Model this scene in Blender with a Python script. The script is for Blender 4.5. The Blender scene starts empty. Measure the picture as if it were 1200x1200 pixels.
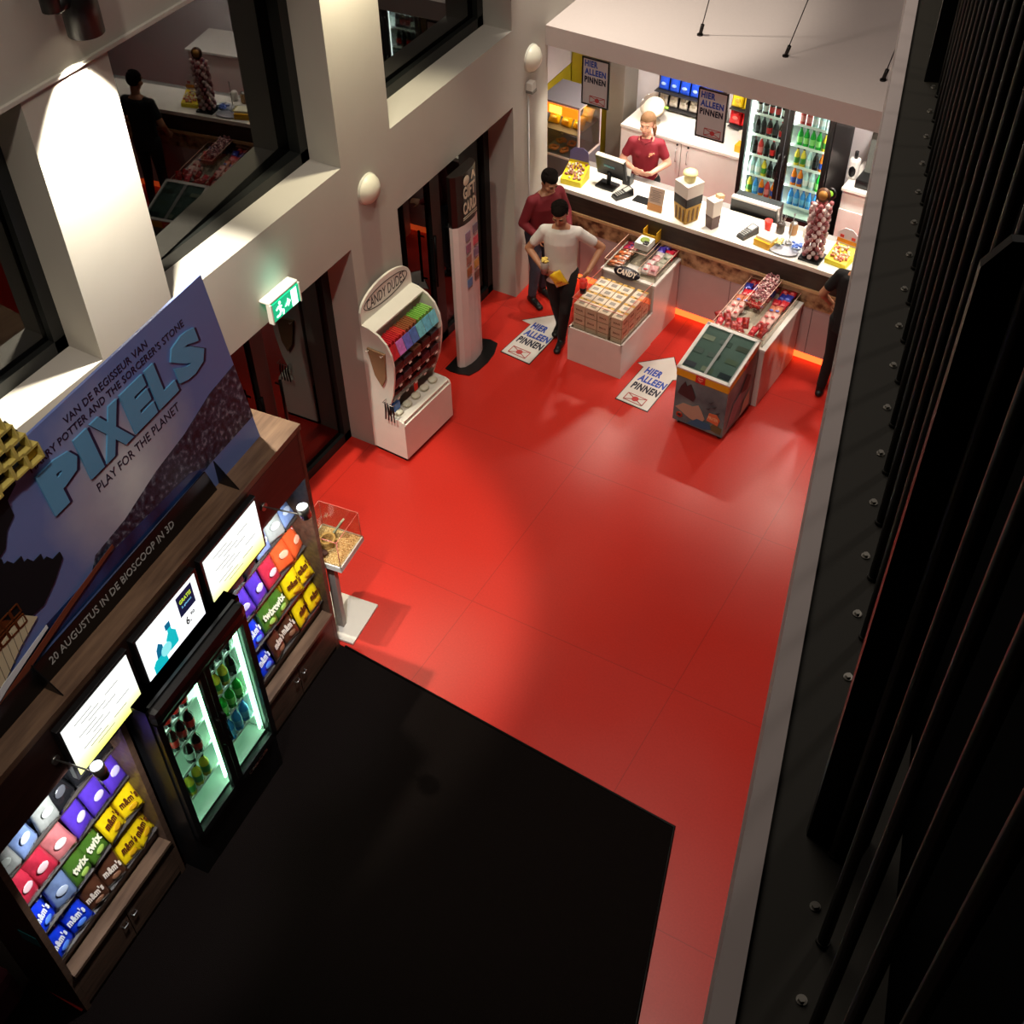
import bpy, bmesh, math, random
from mathutils import Matrix, Vector
random.seed(7)
S = bpy.context.scene
R = math.radians
COL = S.collection

# ------------------------------------------------------------------ camera
cam_d = bpy.data.cameras.new('camera')
cam = bpy.data.objects.new('camera', cam_d)
COL.objects.link(cam)
pitch, roll, yaw = 0.792854855, -0.0459855073, -0.569047993
cp, sp = math.cos(pitch), math.sin(pitch)
fw = Vector((math.sin(yaw) * cp, math.cos(yaw) * cp, -sp))
rt = Vector((math.cos(yaw), -math.sin(yaw), 0))
up = rt.cross(fw)
c, s = math.cos(roll), math.sin(roll)
rt2 = c * rt + s * up
up2 = -s * rt + c * up
m = Matrix((rt2, up2, -fw)).transposed().to_4x4()
m.translation = (0, 0, 8.2)
cam.matrix_world = m
cam_d.sensor_fit = 'HORIZONTAL'
cam_d.sensor_width = 36
cam_d.lens = 36 * 1442.34 / 1200
cam_d.shift_x = (600 - 565.5) / 1200
cam_d.shift_y = (584.97 - 600) / 1200
cam_d.clip_start = 0.02
S.camera = cam

# ------------------------------------------------------------------ light and exposure
S.view_settings.view_transform = 'Standard'
S.view_settings.look = 'None'
S.view_settings.gamma = 1
S.view_settings.use_curve_mapping = False
S.view_settings.exposure = -0.15
w = bpy.data.worlds.new('world')
S.world = w
w.use_nodes = True
w.node_tree.nodes['Background'].inputs[0].default_value = (0.5, 0.45, 0.4, 1)
w.node_tree.nodes['Background'].inputs[1].default_value = 0.012


def spot(loc, to, power, col, size=60, blend=0.4, radius=0.08, name='lamp_light'):
    d = bpy.data.lights.new(name, 'SPOT')
    d.energy = power
    d.color = col
    d.spot_size = R(size)
    d.spot_blend = blend
    d.shadow_soft_size = radius
    o = bpy.data.objects.new(name, d)
    COL.objects.link(o)
    o.location = loc
    o.rotation_euler = (Vector(to) - Vector(loc)).to_track_quat('-Z', 'Y').to_euler()
    return o


def area(loc, to, power, col, sx, sy, name='fill_light'):
    d = bpy.data.lights.new(name, 'AREA')
    d.energy = power
    d.color = col
    d.shape = 'RECTANGLE'
    d.size = sx
    d.size_y = sy
    o = bpy.data.objects.new(name, d)
    COL.objects.link(o)
    o.location = loc
    o.rotation_euler = (Vector(to) - Vector(loc)).to_track_quat('-Z', 'Y').to_euler()
    return o


WARM = (1.0, 0.86, 0.66)
WARM2 = (1.0, 0.9, 0.76)
# pillar spotlights high on the side wall
spot((-5.42, 4.58, 5.17), (-5.66, 4.50, 3.0), 900, (1.0, 0.94, 0.78), 68, 0.25, 0.03)
spot((-5.36, 7.30, 5.17), (-5.56, 7.29, 2.4), 270, (1.0, 0.91, 0.64), 75, 0.5, 0.05)
spot((-5.30, 10.15, 5.3), (-5.1, 11.0, 2.8), 330, (1.0, 0.93, 0.8), 75, 0.5, 0.05)
# ceiling downlights of the lobby, with added canopy and fill lamps
spot((-2.4, 0.6, 9.6), (-3.3, 6.6, 0), 900, WARM2, 62, 0.7, 0.12)
spot((-3.0, 7.2, 9.6), (-3.2, 7.6, 0), 520, WARM2, 62, 0.8, 0.12)
spot((-1.9, 5.6, 9.6), (-1.6, 5.6, 0), 420, WARM2, 50, 0.8, 0.15)
spot((-2.6, 9.4, 9.6), (-3.0, 11.0, 2.8), 420, (1.0, 0.88, 0.8), 60, 0.8, 0.12)  # added lamp that brightens the canopy top, no fixture behind it
spot((0.42, 3.5, 9.3), (-0.5, 2.6, 6.5), 26, (1.0, 0.88, 0.78), 150, 0.6, 0.12)
area((-2.9, 4.2, 9.75), (-2.9, 4.2, 0), 95, (1.0, 0.88, 0.78), 2.4, 5.0)  # added soft fill for canopy, landing edge and walls, not a real panel
# downlights under the canopy above the counter
for u_ in (0.7, 1.9, 3.1, 4.3):
    spot((-5.64 + u_ * .9985 + .30 * .0547, 10.33 - u_ * .0547 + .30, 2.62), (-5.64 + u_, 10.60 - u_ * .055, 0), 90, (1.0, 0.9, 0.74), 125, 0.5, 0.06)
    spot((-5.64 + u_ * .9985 + 1.3 * .0547, 10.33 - u_ * .0547 + 1.3, 2.62), (-5.64 + u_, 12.1 - u_ * .055, 0), 190, (1.0, 0.92, 0.84), 130, 0.5, 0.06)


# ------------------------------------------------------------------ materials
def lin(v):
    v = v / 255.0
    return v / 12.92 if v <= 0.04045 else ((v + 0.055) / 1.055) ** 2.4


def rgb(r, g, b):
    return (lin(r), lin(g), lin(b), 1)


_M = {}


def mat(key, col=(128, 128, 128), rough=0.5, metal=0.0, spec=0.5, noise=None, bump=0.0, nscale=8.0, coat=0.0):
    if key in _M:
        return _M[key]
    m = bpy.data.materials.new(key)
    m.use_nodes = True
    nt = m.node_tree
    b = nt.nodes['Principled BSDF']
    b.inputs['Roughness'].default_value = rough
    b.inputs['Metallic'].default_value = metal
    b.inputs['Specular IOR Level'].default_value = spec
    b.inputs['Coat Weight'].default_value = coat
    cc = rgb(*col)
    n2 = noise if noise is not None else 0.06
    tc = nt.nodes.new('ShaderNodeTexCoord')
    nz = nt.nodes.new('ShaderNodeTexNoise')
    nz.inputs['Scale'].default_value = nscale
    nz.inputs['Detail'].default_value = 4
    nt.links.new(tc.outputs['Object'], nz.inputs['Vector'])
    mx = nt.nodes.new('ShaderNodeMix')
    mx.data_type = 'RGBA'
    mx.inputs[6].default_value = [max(0, x * (1 - n2)) for x in cc[:3]] + [1]
    mx.inputs[7].default_value = [min(1, x * (1 + n2)) for x in cc[:3]] + [1]
    nt.links.new(nz.outputs['Fac'], mx.inputs[0])
    nt.links.new(mx.outputs[2], b.inputs['Base Color'])
    if bump:
        bp = nt.nodes.new('ShaderNodeBump')
        bp.inputs['Strength'].default_value = bump
        bp.inputs['Distance'].default_value = 0.01
        nt.links.new(nz.outputs['Fac'], bp.inputs['Height'])
        nt.links.new(bp.outputs['Normal'], b.inputs['Normal'])
    _M[key] = m
    return m


def emis(key, col, strength):
    if key in _M:
        return _M[key]
    m = bpy.data.materials.new(key)
    m.use_nodes = True
    b = m.node_tree.nodes['Principled BSDF']
    b.inputs['Base Color'].default_value = rgb(*col)
    b.inputs['Emission Color'].default_value = rgb(*col)
    b.inputs['Emission Strength'].default_value = strength
    _M[key] = m
    return m


def glass(key, tint=(255, 255, 255), ior=1.45, rough=0.02, thru=1.0):
    if key in _M:
        return _M[key]
    m = bpy.data.materials.new(key)
    m.use_nodes = True
    nt = m.node_tree
    nt.nodes.clear()
    out = nt.nodes.new('ShaderNodeOutputMaterial')
    tr = nt.nodes.new('ShaderNodeBsdfTransparent')
    t = rgb(*tint)
    tr.inputs[0].default_value = (t[0] * thru, t[1] * thru, t[2] * thru, 1)
    gl = nt.nodes.new('ShaderNodeBsdfGlossy')
    gl.inputs['Roughness'].default_value = rough
    f0 = ((ior - 1) / (ior + 1)) ** 2
    lw = nt.nodes.new('ShaderNodeLayerWeight')
    lw.inputs[0].default_value = 0.5
    pw = nt.nodes.new('ShaderNodeMath')
    pw.operation = 'POWER'
    pw.inputs[1].default_value = 5
    nt.links.new(lw.outputs['Facing'], pw.inputs[0])
    fr = nt.nodes.new('ShaderNodeMapRange')
    fr.inputs['To Min'].default_value = f0
    fr.inputs['To Max'].default_value = 0.9
    nt.links.new(pw.outputs[0], fr.inputs[0])
    mx = nt.nodes.new('ShaderNodeMixShader')
    nt.links.new(fr.outputs[0], mx.inputs[0])
    nt.links.new(tr.outputs[0], mx.inputs[1])
    nt.links.new(gl.outputs[0], mx.inputs[2])
    nt.links.new(mx.outputs[0], out.inputs[0])
    _M[key] = m
    return m


def ramp_mat(key, stops, scale, rough=0.5, kind='noise', stretch=(1, 1, 1), detail=6, bump=0.0, coat=0.0):
    if key in _M:
        return _M[key]
    m = bpy.data.materials.new(key)
    m.use_nodes = True
    nt = m.node_tree
    b = nt.nodes['Principled BSDF']
    b.inputs['Roughness'].default_value = rough
    b.inputs['Coat Weight'].default_value = coat
    tc = nt.nodes.new('ShaderNodeTexCoord')
    mp = nt.nodes.new('ShaderNodeMapping')
    mp.inputs['Scale'].default_value = stretch
    nt.links.new(tc.outputs['Object'], mp.inputs[0])
    if kind == 'noise':
        t = nt.nodes.new('ShaderNodeTexNoise')
        t.inputs['Detail'].default_value = detail
        t.inputs['Scale'].default_value = scale
        o = t.outputs['Fac']
    else:
        t = nt.nodes.new('ShaderNodeTexVoronoi')
        t.inputs['Scale'].default_value = scale
        sep = nt.nodes.new('ShaderNodeSeparateColor')
        nt.links.new(t.outputs['Color'], sep.inputs[0])
        o = sep.outputs[0]
    nt.links.new(mp.outputs[0], t.inputs['Vector'])
    r = nt.nodes.new('ShaderNodeValToRGB')
    el = r.color_ramp.elements
    while len(el) > 1:
        el.remove(el[-1])
    el[0].position = stops[0][0]
    el[0].color = rgb(*stops[0][1])
    for p, cc in stops[1:]:
        e = el.new(p)
        e.color = rgb(*cc)
    if kind != 'noise':
        r.color_ramp.interpolation = 'CONSTANT'
    nt.links.new(o, r.inputs[0])
    nt.links.new(r.outputs[0], b.inputs['Base Color'])
    if bump:
        bp = nt.nodes.new('ShaderNodeBump')
        bp.inputs['Strength'].default_value = bump
        bp.inputs['Distance'].default_value = 0.01
        nt.links.new(t.outputs[0], bp.inputs['Height'])
        nt.links.new(bp.outputs['Normal'], b.inputs['Normal'])
    _M[key] = m
    return m


def floor_mat():
    m = bpy.data.materials.new('red_linoleum')
    m.use_nodes = True
    nt = m.node_tree
    b = nt.nodes['Principled BSDF']
    tc = nt.nodes.new('ShaderNodeTexCoord')
    n1 = nt.nodes.new('ShaderNodeTexNoise')
    n1.inputs['Scale'].default_value = 60
    n1.inputs['Detail'].default_value = 6
    nt.links.new(tc.outputs['Object'], n1.inputs['Vector'])
    mx = nt.nodes.new('ShaderNodeMix')
    mx.data_type = 'RGBA'
    mx.inputs[6].default_value = rgb(182, 34, 24)
    mx.inputs[7].default_value = rgb(204, 48, 36)
    nt.links.new(n1.outputs['Fac'], mx.inputs[0])
    # faint welded seams between the sheets
    bk = nt.nodes.new('ShaderNodeTexBrick')
    bk.offset = 0
    bk.inputs['Scale'].default_value = 1
    bk.inputs['Brick Width'].default_value = 1.9
    bk.inputs['Row Height'].default_value = 1.9
    bk.inputs['Mortar Size'].default_value = 0.004
    bk.inputs['Color1'].default_value = (1, 1, 1, 1)
    bk.inputs['Color2'].default_value = (1, 1, 1, 1)
    bk.inputs['Mortar'].default_value = (0.72, 0.72, 0.72, 1)
    nt.links.new(tc.outputs['Object'], bk.inputs['Vector'])
    m2 = nt.nodes.new('ShaderNodeMix')
    m2.data_type = 'RGBA'
    m2.blend_type = 'MULTIPLY'
    m2.inputs[0].default_value = 1
    nt.links.new(mx.outputs[2], m2.inputs[6])
    nt.links.new(bk.outputs['Color'], m2.inputs[7])
    nt.links.new(m2.outputs[2], b.inputs['Base Color'])
    n3 = nt.nodes.new('ShaderNodeTexNoise')
    n3.inputs['Scale'].default_value = 1.3
    n3.inputs['Detail'].default_value = 5
    nt.links.new(tc.outputs['Object'], n3.inputs['Vector'])
    mr = nt.nodes.new('ShaderNodeMapRange')
    mr.inputs['To Min'].default_value = 0.26
    mr.inputs['To Max'].default_value = 0.42
    nt.links.new(n3.outputs['Fac'], mr.inputs[0])
    nt.links.new(mr.outputs[0], b.inputs['Roughness'])
    b.inputs['Specular IOR Level'].default_value = 0.5
    return m


WHITE = mat('white_laminate', (226, 220, 214), 0.35)
PLASTER = mat('painted_plaster', (184, 178, 168), 0.75, noise=0.05, nscale=3, bump=0.08)
PLASTER2 = mat('canopy_plaster', (206, 192, 186), 0.7, noise=0.03, nscale=30, bump=0.05)
BLACK = mat('black_plastic', (14, 14, 15), 0.35)
BLACKM = mat('black_matt', (10, 10, 10), 0.8, spec=0.2)
DARKSTEEL = mat('dark_steel', (16, 15, 13), 0.42, 0.6)
STEEL = mat('brushed_steel', (170, 168, 165), 0.3, 0.9)
DOORFRAME = mat('dark_door_frame', (20, 22, 20), 0.5)
CLEAR = glass('clear_acrylic', (246, 244, 240), 1.35, 0.03)
DARKGLASS = glass('dark_window_glass', (90, 92, 90), 1.75, 0.01, 0.6)
FRIDGEGLASS = glass('fridge_door_glass', (236, 246, 240), 1.3, 0.02)
WOOD = ramp_mat('brown_oak_veneer', [(0.3, (60, 42, 32)), (0.7, (92, 68, 52))], 3, 0.45, stretch=(9, 0.9, 9))
WOODTOP = ramp_mat('light_oak_top', [(0.3, (84, 62, 48)), (0.7, (118, 92, 72))], 3, 0.4, stretch=(9, 0.9, 9))
DARKWOOD = ramp_mat('dark_bar_front', [(0.3, (38, 30, 22)), (0.7, (62, 50, 38))], 4, 0.45, stretch=(1.5, 9, 9))
MARBLE = ramp_mat('brown_mottled_stone', [(0.38, (96, 60, 38)), (0.5, (176, 140, 100)), (0.62, (204, 172, 130))], 9, 0.4, detail=8)
CARPET = ramp_mat('black_entrance_carpet', [(0.3, (5, 3, 3)), (0.7, (26, 20, 18))], 160, 1.0, bump=0.6)
CARPET.node_tree.nodes['Principled BSDF'].inputs['Specular IOR Level'].default_value = 0.05
YELLOWPAINT = mat('olive_yellow_paint', (168, 150, 24), 0.7)


# ------------------------------------------------------------------ mesh builder
class MB:
    def __init__(s):
        s.bm = bmesh.new()
        s.mats = []

    def _i(s, m):
        if m not in s.mats:
            s.mats.append(m)
        return s.mats.index(m)

    def _done(s, n0, m, smooth=False):
        i = s._i(m)
        for f in s.bm.faces:
            if not f.tag:
                f.tag = True
                f.material_index = i
                f.smooth = smooth

    def box(s, c, d, m, M=None, bevel=0):
        n0 = len(s.bm.faces)
        T = Matrix.Translation(Vector(c)) @ Matrix.Diagonal((d[0], d[1], d[2], 1))
        if M is not None:
            T = M @ T
        r = bmesh.ops.create_cube(s.bm, size=1, matrix=T)
        if bevel:
            ed = {e for v in r['verts'] for e in v.link_edges}
            bmesh.ops.bevel(s.bm, geom=list(ed), offset=bevel, segments=2, profile=0.6, affect='EDGES')
        s._done(n0, m)
        return s

    def hexa(s, pts, m):
        """box from eight corners: bottom four then top four"""
        n0 = len(s.bm.faces)
        v = [s.bm.verts.new(p) for p in pts]
        for f in ((3, 2, 1, 0), (4, 5, 6, 7), (0, 1, 5, 4), (1, 2, 6, 5), (2, 3, 7, 6), (3, 0, 4, 7)):
            s.bm.faces.new([v[i] for i in f])
        s._done(n0, m)
        return s

    def cyl(s, p0, p1, r0, m, r1=None, seg=16, smooth=True, caps=True):
        n0 = len(s.bm.faces)
        p0, p1 = Vector(p0), Vector(p1)
        d = p1 - p0
        q = d.to_track_quat('Z', 'Y').to_matrix().to_4x4()
        T = Matrix.Translation((p0 + p1) / 2) @ q
        bmesh.ops.create_cone(s.bm, cap_ends=caps, segments=seg, radius1=r0, radius2=r0 if r1 is None else r1, depth=d.length, matrix=T)
        i = s._i(m)
        for f in s.bm.faces:
            if not f.tag:
                f.tag = True
                f.material_index = i
                f.smooth = smooth and len(f.verts) == 4
        return s

    def tube(s, pts, r, m, seg=8, closed=False):
        n0 = len(s.bm.faces)
        P = [Vector(p) for p in pts]
        rings = []
        n = len(P)
        for i, p in enumerate(P):
            a = P[i - 1] if (i > 0 or closed) else P[i]
            b = P[(i + 1) % n] if (i < n - 1 or closed) else P[i]
            d = (b - a).normalized()
            q = d.to_track_quat('Z', 'Y')
            rr = r[i] if isinstance(r, (list, tuple)) else r
            rings.append([s.bm.verts.new(p + q @ Vector((rr * math.cos(t * 2 * math.pi / seg), rr * math.sin(t * 2 * math.pi / seg), 0))) for t in range(seg)])
        for i in range(n if closed else n - 1):
            A, B = rings[i], rings[(i + 1) % n]
            for t in range(seg):
                s.bm.faces.new((A[t], A[(t + 1) % seg], B[(t + 1) % seg], B[t]))
        if not closed:
            s.bm.faces.new(list(reversed(rings[0])))
            s.bm.faces.new(rings[-1])
        s._done(n0, m, True)
        return s

    def lathe(s, prof, m, seg=20, M=None, smooth=True):
        n0 = len(s.bm.faces)
        M = M or Matrix()
        rings = []
        for r, z in prof:
            if r < 1e-5:
                rings.append([s.bm.verts.new(M @ Vector((0, 0, z)))])
            else:
                rings.append([s.bm.verts.new(M @ Vector((r * math.cos(t * 2 * math.pi / seg), r * math.sin(t * 2 * math.pi / seg), z))) for t in range(seg)])
        for A, B in zip(rings, rings[1:]):
            for t in range(seg):
                u = (t + 1) % seg
                if len(A) == 1 and len(B) == 1:
                    continue
                if len(A) == 1:
                    s.bm.faces.new((A[0], B[u], B[t]))
                elif len(B) == 1:
                    s.bm.faces.new((A[t], A[u], B[0]))
                else:
                    s.bm.faces.new((A[t], A[u], B[u], B[t]))
        s._done(n0, m, smooth)
        return s

    def prism(s, pts, z0, z1, m, M=None):
        n0 = len(s.bm.faces)
        M = M or Matrix()
        if sum(a[0] * b[1] - b[0] * a[1] for a, b in zip(pts, pts[1:] + pts[:1])) < 0:
            pts = pts[::-1]
        A = [s.bm.verts.new(M @ Vector((x, y, z0))) for x, y in pts]
        B = [s.bm.verts.new(M @ Vector((x, y, z1))) for x, y in pts]
        s.bm.faces.new(list(reversed(A)))
        s.bm.faces.new(B)
        for i in range(len(pts)):
            j = (i + 1) % len(pts)
            s.bm.faces.new((A[i], A[j], B[j], B[i]))
        s._done(n0, m)
        return s

    def ell(s, c, r, m, seg=16, M=None):
        n0 = len(s.bm.faces)
        T = Matrix.Translation(Vector(c)) @ Matrix.Diagonal((r[0], r[1], r[2], 1))
        if M is not None:
            T = M @ T
        bmesh.ops.create_uvsphere(s.bm, u_segments=seg, v_segments=max(6, seg // 2), radius=1, matrix=T)
        s._done(n0, m, True)
        return s

    def text(s, t, w, h, m, M, thick=0.02, ex=0.001):
        """lettering fitted to w by h with its lower corner at the origin of M, in M's XY plane"""
        cu = bpy.data.curves.new('t', 'FONT')
        cu.body = t
        cu.offset = thick
        cu.space_character = 1.0 + thick * 2.5
        cu.extrude = 0.01
        cu.resolution_u = 2
        o = bpy.data.objects.new('t', cu)
        COL.objects.link(o)
        bpy.context.view_layer.update()
        me = bpy.data.meshes.new_from_object(o.evaluated_get(bpy.context.evaluated_depsgraph_get()))
        xs = [v.co.x for v in me.vertices]
        ys = [v.co.y for v in me.vertices]
        x0, x1, y0, y1 = min(xs), max(xs), min(ys), max(ys)
        T = M @ Matrix.Diagonal((w / (x1 - x0), h / (y1 - y0), ex / 0.01, 1)) @ Matrix.Translation((-x0, -y0, 0))
        me.transform(T)
        n0 = len(s.bm.faces)
        s.bm.from_mesh(me)
        s._done(n0, m)
        bpy.data.objects.remove(o)
        bpy.data.meshes.remove(me)
        return s

    def mesh(s, name):
        me = bpy.data.meshes.new(name)
        bmesh.ops.recalc_face_normals(s.bm, faces=s.bm.faces)
        s.bm.to_mesh(me)
        s.bm.free()
        for m in s.mats:
            me.materials.append(m)
        return me

    def build(s, name, parent=None, loc=None, rotz=0):
        o = bpy.data.objects.new(name, s.mesh(name))
        COL.objects.link(o)
        if parent is not None:
            o.parent = parent
        if loc is not None:
            o.location = loc
        if rotz:
            o.rotation_euler = (0, 0, rotz)
        return o


def tag(o, label, cat, group=None, kind=None):
    if label:
        o['label'] = label
    if cat:
        o['category'] = cat
    if group:
        o['group'] = group
    if kind:
        o['kind'] = kind
    return o


def thing(name, label, cat, loc=(0, 0, 0), rotz=0, group=None):
    o = bpy.data.objects.new(name, None)
    COL.objects.link(o)
    o.empty_display_size = 0.1
    o.location = loc
    o.rotation_euler = (0, 0, rotz)
    return tag(o, label, cat, group)


def struct(mb, name):
    return tag(mb.build(name), None, None, None, 'structure')


def inst(me, name, loc, rot=(0, 0, 0), label=None, cat=None, group=None, scale=None):
    o = bpy.data.objects.new(name, me)
    COL.objects.link(o)
    o.location = loc
    o.rotation_euler = rot
    if scale:
        o.scale = scale
    return tag(o, label, cat, group)


def frame(X, Y, O=(0, 0, 0)):
    X, Y = Vector(X), Vector(Y)
    Z = X.cross(Y)
    M = Matrix((X, Y, Z)).transposed().to_4x4()
    M.translation = O
    return M


ORD = ['first', 'second', 'third', 'fourth', 'fifth', 'sixth', 'seventh', 'eighth', 'ninth', 'tenth', 'eleventh', 'twelfth']

# local frames: the counter and the snack cabinet are each turned a little against the side wall
CR = -0.0548


def CN(u, v, z=0):
    return (-5.64 + u * .9985 + v * .0547, 10.33 - u * .0547 + v * .9985, z)


KR = 0.0914


def CB(n, s_, z=0):
    return (-4.515 + n * .99583 - s_ * .09127, 4.7385 + n * .09127 + s_ * .99583, z)


# ------------------------------------------------------------------ room shell
b = MB()
b.box((-1.5, 5.5, -0.05), (12, 19, 0.1), floor_mat())
struct(b, 'floor')
b = MB()
b.box((-1.5, 5.5, 9.85), (12, 19, 0.1), mat('ceiling_paint', (60, 56, 52), 0.9))
struct(b, 'ceiling')
# side wall: piers and bands around deep openings
XW, XI = -5.64, -6.02
b = MB()


def wbox(y0, y1, z0, z1, x0=XI, x1=XW, m=PLASTER):
    b.box(((x0 + x1) / 2, (y0 + y1) / 2, (z0 + z1) / 2), (x1 - x0, y1 - y0, z1 - z0), m)


for y0, y1 in ((-1.36, -0.65), (1.40, 2.11), (4.17, 4.88), (6.93, 7.64), (9.70, 10.41)):
    wbox(y0, y1, 0, 2.28)
    wbox(y0, y1, 3.05, 4.905)
wbox(-4, 10.41, 2.28, 3.05)
wbox(-4, 14.8, 4.915, 9.8)
wbox(-4, -3.4, 0, 2.28)
wbox(-4, -3.4, 3.05, 4.905)
wbox(10.41, 14.8, 2.84, 4.905)
wbox(-4, 14.8, 4.90, 4.92, XI, XW - 0.012)
struct(b, 'wall_left')
# lip moulding over the window heads
b = MB()
b.box((XW + 0.012, 5.4, 4.93), (0.025, 18.8, 0.03), PLASTER, bevel=0.005)
struct(b, 'trim_1')
b = MB()
b.box((-7.6, 5.4, 4.9), (0.1, 18.8, 9.8), mat('dark_room_paint', (26, 18, 18), 0.9))
struct(b, 'wall_outside')
b = MB()
b.box((4.5, 5.5, 4.9), (0.1, 19, 9.8), mat('landing_wall_paint', (7, 7, 6), 0.95, spec=0.1))
struct(b, 'wall_right')
b = MB()
b.box((-1.5, -4.0, 4.9), (12, 0.1, 9.8), mat('front_wall_paint', (40, 36, 34), 0.9))
struct(b, 'wall_front')
b = MB()
b.box((-1.5, 14.9, 4.9), (12, 0.1, 9.8), PLASTER)
struct(b, 'wall_back')

# windows of the upper level
k = 1
for y0, y1 in ((-0.65, 1.40), (2.11, 4.17), (4.88, 6.93), (7.64, 9.70)):
    b = MB()
    yc = (y0 + y1) / 2
    fx = -6.0
    for yy in (y0 + 0.05, y1 - 0.05):
        b.box((fx - .02, yy, 3.98), (0.14, 0.10, 1.86), DOORFRAME)
    for zz in (3.10, 4.86):
        b.box((fx - .02, yc, zz), (0.14, y1 - y0, 0.10), DOORFRAME)
    o = tag(b.build('window_%d' % k), None, None, None, 'structure')
    g = MB()
    wd = y1 - y0 - 0.19
    g.box((0, 0, 0), (0.012, wd, 1.68), DARKGLASS)
    # the third window's pane is set a little askew in its frame
    g.build('pane', o, (fx - 0.01, yc, 3.98), R(3.4) if k == 3 else 0)
    k += 1
# glazed doors of the lower level
k = 1
for y0, y1 in ((2.11, 4.17), (4.88, 6.93), (7.64, 9.70)):
    yc = (y0 + y1) / 2
    b = MB()
    fx = -5.97
    for yy in (y0 + 0.05, y1 - 0.05):
        b.box((fx, yy, 1.14), (0.07, 0.10, 2.28), DOORFRAME)
    b.box((fx, yc, 2.23), (0.07, y1 - y0, 0.10), DOORFRAME)
    b.box((fx, yc, 0.05), (0.07, y1 - y0, 0.10), DOORFRAME)
    b.box((fx, yc, 1.14), (0.07, 0.16, 2.28), DOORFRAME)
    o = tag(b.build('door_%d' % k), None, None, None, 'structure')
    for sg in (-1, 1):
        g = MB()
        g.box((fx - 0.01, yc + sg * 0.5, 1.14), (0.012, 0.82, 2.08), DARKGLASS)
        g.build('pane', o)
        h = MB()
        h.cyl((fx + 0.09, yc + sg * 0.13, 0.8), (fx + 0.09, yc + sg * 0.13, 1.4), 0.014, DARKSTEEL)
        for zz in (0.85, 1.35):
            h.cyl((fx + 0.03, yc + sg * 0.13, zz), (fx + 0.09, yc + sg * 0.13, zz), 0.009, DARKSTEEL)
        h.build('door_handle', o)
    k += 1

# canopy above the counter, and the small room behind it
b = MB()
b.hexa([CN(0, .03, 2.64), CN(7.6, .03, 2.64), CN(7.6, 4.6, 2.64), CN(-.25, 4.6, 2.64),
        CN(0, .03, 2.84), CN(7.6, .03, 2.84), CN(7.6, 4.6, 2.84), CN(-.25, 4.6, 2.84)], PLASTER2)
struct(b, 'ceiling_canopy')
b = MB()
M = Matrix.Translation((-5.64, 10.33, 0)) @ Matrix.Rotation(CR, 4, 'Z')
b.box((3.8, 2.44, 1.31), (8.0, 0.12, 2.62), mat('kitchen_white_wall', (214, 206, 206), 0.6), M)
b.box((-0.62, 2.38, 1.31), (0.82, 0.14, 2.62), YELLOWPAINT, M)
struct(b, 'wall_kitchen')
b = MB()
b.box((-6.62, 11.7, 0.61), (0.12, 2.7, 1.22), YELLOWPAINT)
b.box((-6.62, 11.7, 1.93), (0.12, 2.7, 1.40), mat('kitchen_white_wall'))
struct(b, 'wall_kitchen_side')
b = MB()
b.box((-0.36, 2.22, 1.31), (0.06, 0.10, 2.62), mat('brown_post', (58, 34, 22), 0.5), M)
struct(b, 'trim_2')
b = MB()
b.box((-0.22, 2.12, 1.31), (0.22, 0.34, 2.62), mat('grey_post', (116, 108, 98), 0.6), M)
struct(b, 'pillar_kitchen')

# landing the camera looks over: slab edge, ledge and dark floor
K0 = Vector((-0.15, 0.81, 0))
KD = Vector((-0.2205, 0.9754, 0))
KN = Vector((0.9754, 0.2205, 0))


def KP(t, d, z):
    """t metres along the landing edge, d metres in from it"""
    return K0 + KD * t + KN * d + Vector((0, 0, z))


def kslab(d0, d1, z0, z1, m, name, t0=-3.0, t1=12.6):
    b = MB()
    b.hexa([KP(t0, d0, z0), KP(t1, d0, z0), KP(t1, d1, z0), KP(t0, d1, z0), KP(t0, d0, z1), KP(t1, d0, z1), KP(t1, d1, z1), KP(t0, d1, z1)], m)
    return struct(b, name)


kslab(0.0, 0.036, 6.15, 6.512, mat('landing_edge_paint', (186, 174, 170), 0.7), 'trim_3')
kslab(0.036, 0.228, 6.3, 6.5, mat('ledge_dark_green', (36, 33, 22), 0.7), 'trim_4')
kslab(0.228, 3.6, 6.2, 6.44, mat('landing_black_floor', (6, 6, 6), 0.95, spec=0.1), 'floor_landing', -3.0, 12.0)

# ------------------------------------------------------------------ railing on the landing
RODM = mat('black_painted_rod', (36, 34, 26), 0.5, 0.1)
b = MB()
b.cyl((0, 0, 0), (0, 0, 3.2), 0.0085, RODM, seg=12)
b.cyl((0, 0, 0.0), (0, 0, 0.008), 0.0105, RODM, seg=12)
rod = b.mesh('railing_rod')
b = MB()
BOLT = mat('bolt_steel', (190, 186, 176), 0.3, 0.9)
b.cyl((0, 0, 0), (0, 0, 0.002), 0.008, BOLT, seg=16)
b.cyl((0, 0, 0.002), (0, 0, 0.007), 0.0055, BOLT, seg=6, smooth=False)
bolt = b.mesh('bolt')
nrod = 26
for i in range(nrod):
    t = -0.52 + i * 0.142
    if 0.12 < t < 0.24:
        pass
    lab = 'tall black railing rod on the ledge, ' + (ORD[i] if i < 12 else 'number %d' % (i + 1)) + ' from the camera end'
    r = thing('railing_rod', lab, 'railing rod', KP(t, 0.135, 6.5), 0, 'railing rods along the landing ledge')
    inst(rod, 'rod', (0, 0, 0)).parent = r
    o = inst(bolt, 'bolt', (-0.028, -0.0 + 0.045, 0.0))
    o.parent = r
pst = thing('railing_post', 'flat black steel railing post with a cut corner, standing beside the first bolt', 'railing post', KP(0.215, 0.09, 6.5), 0.32)
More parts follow.
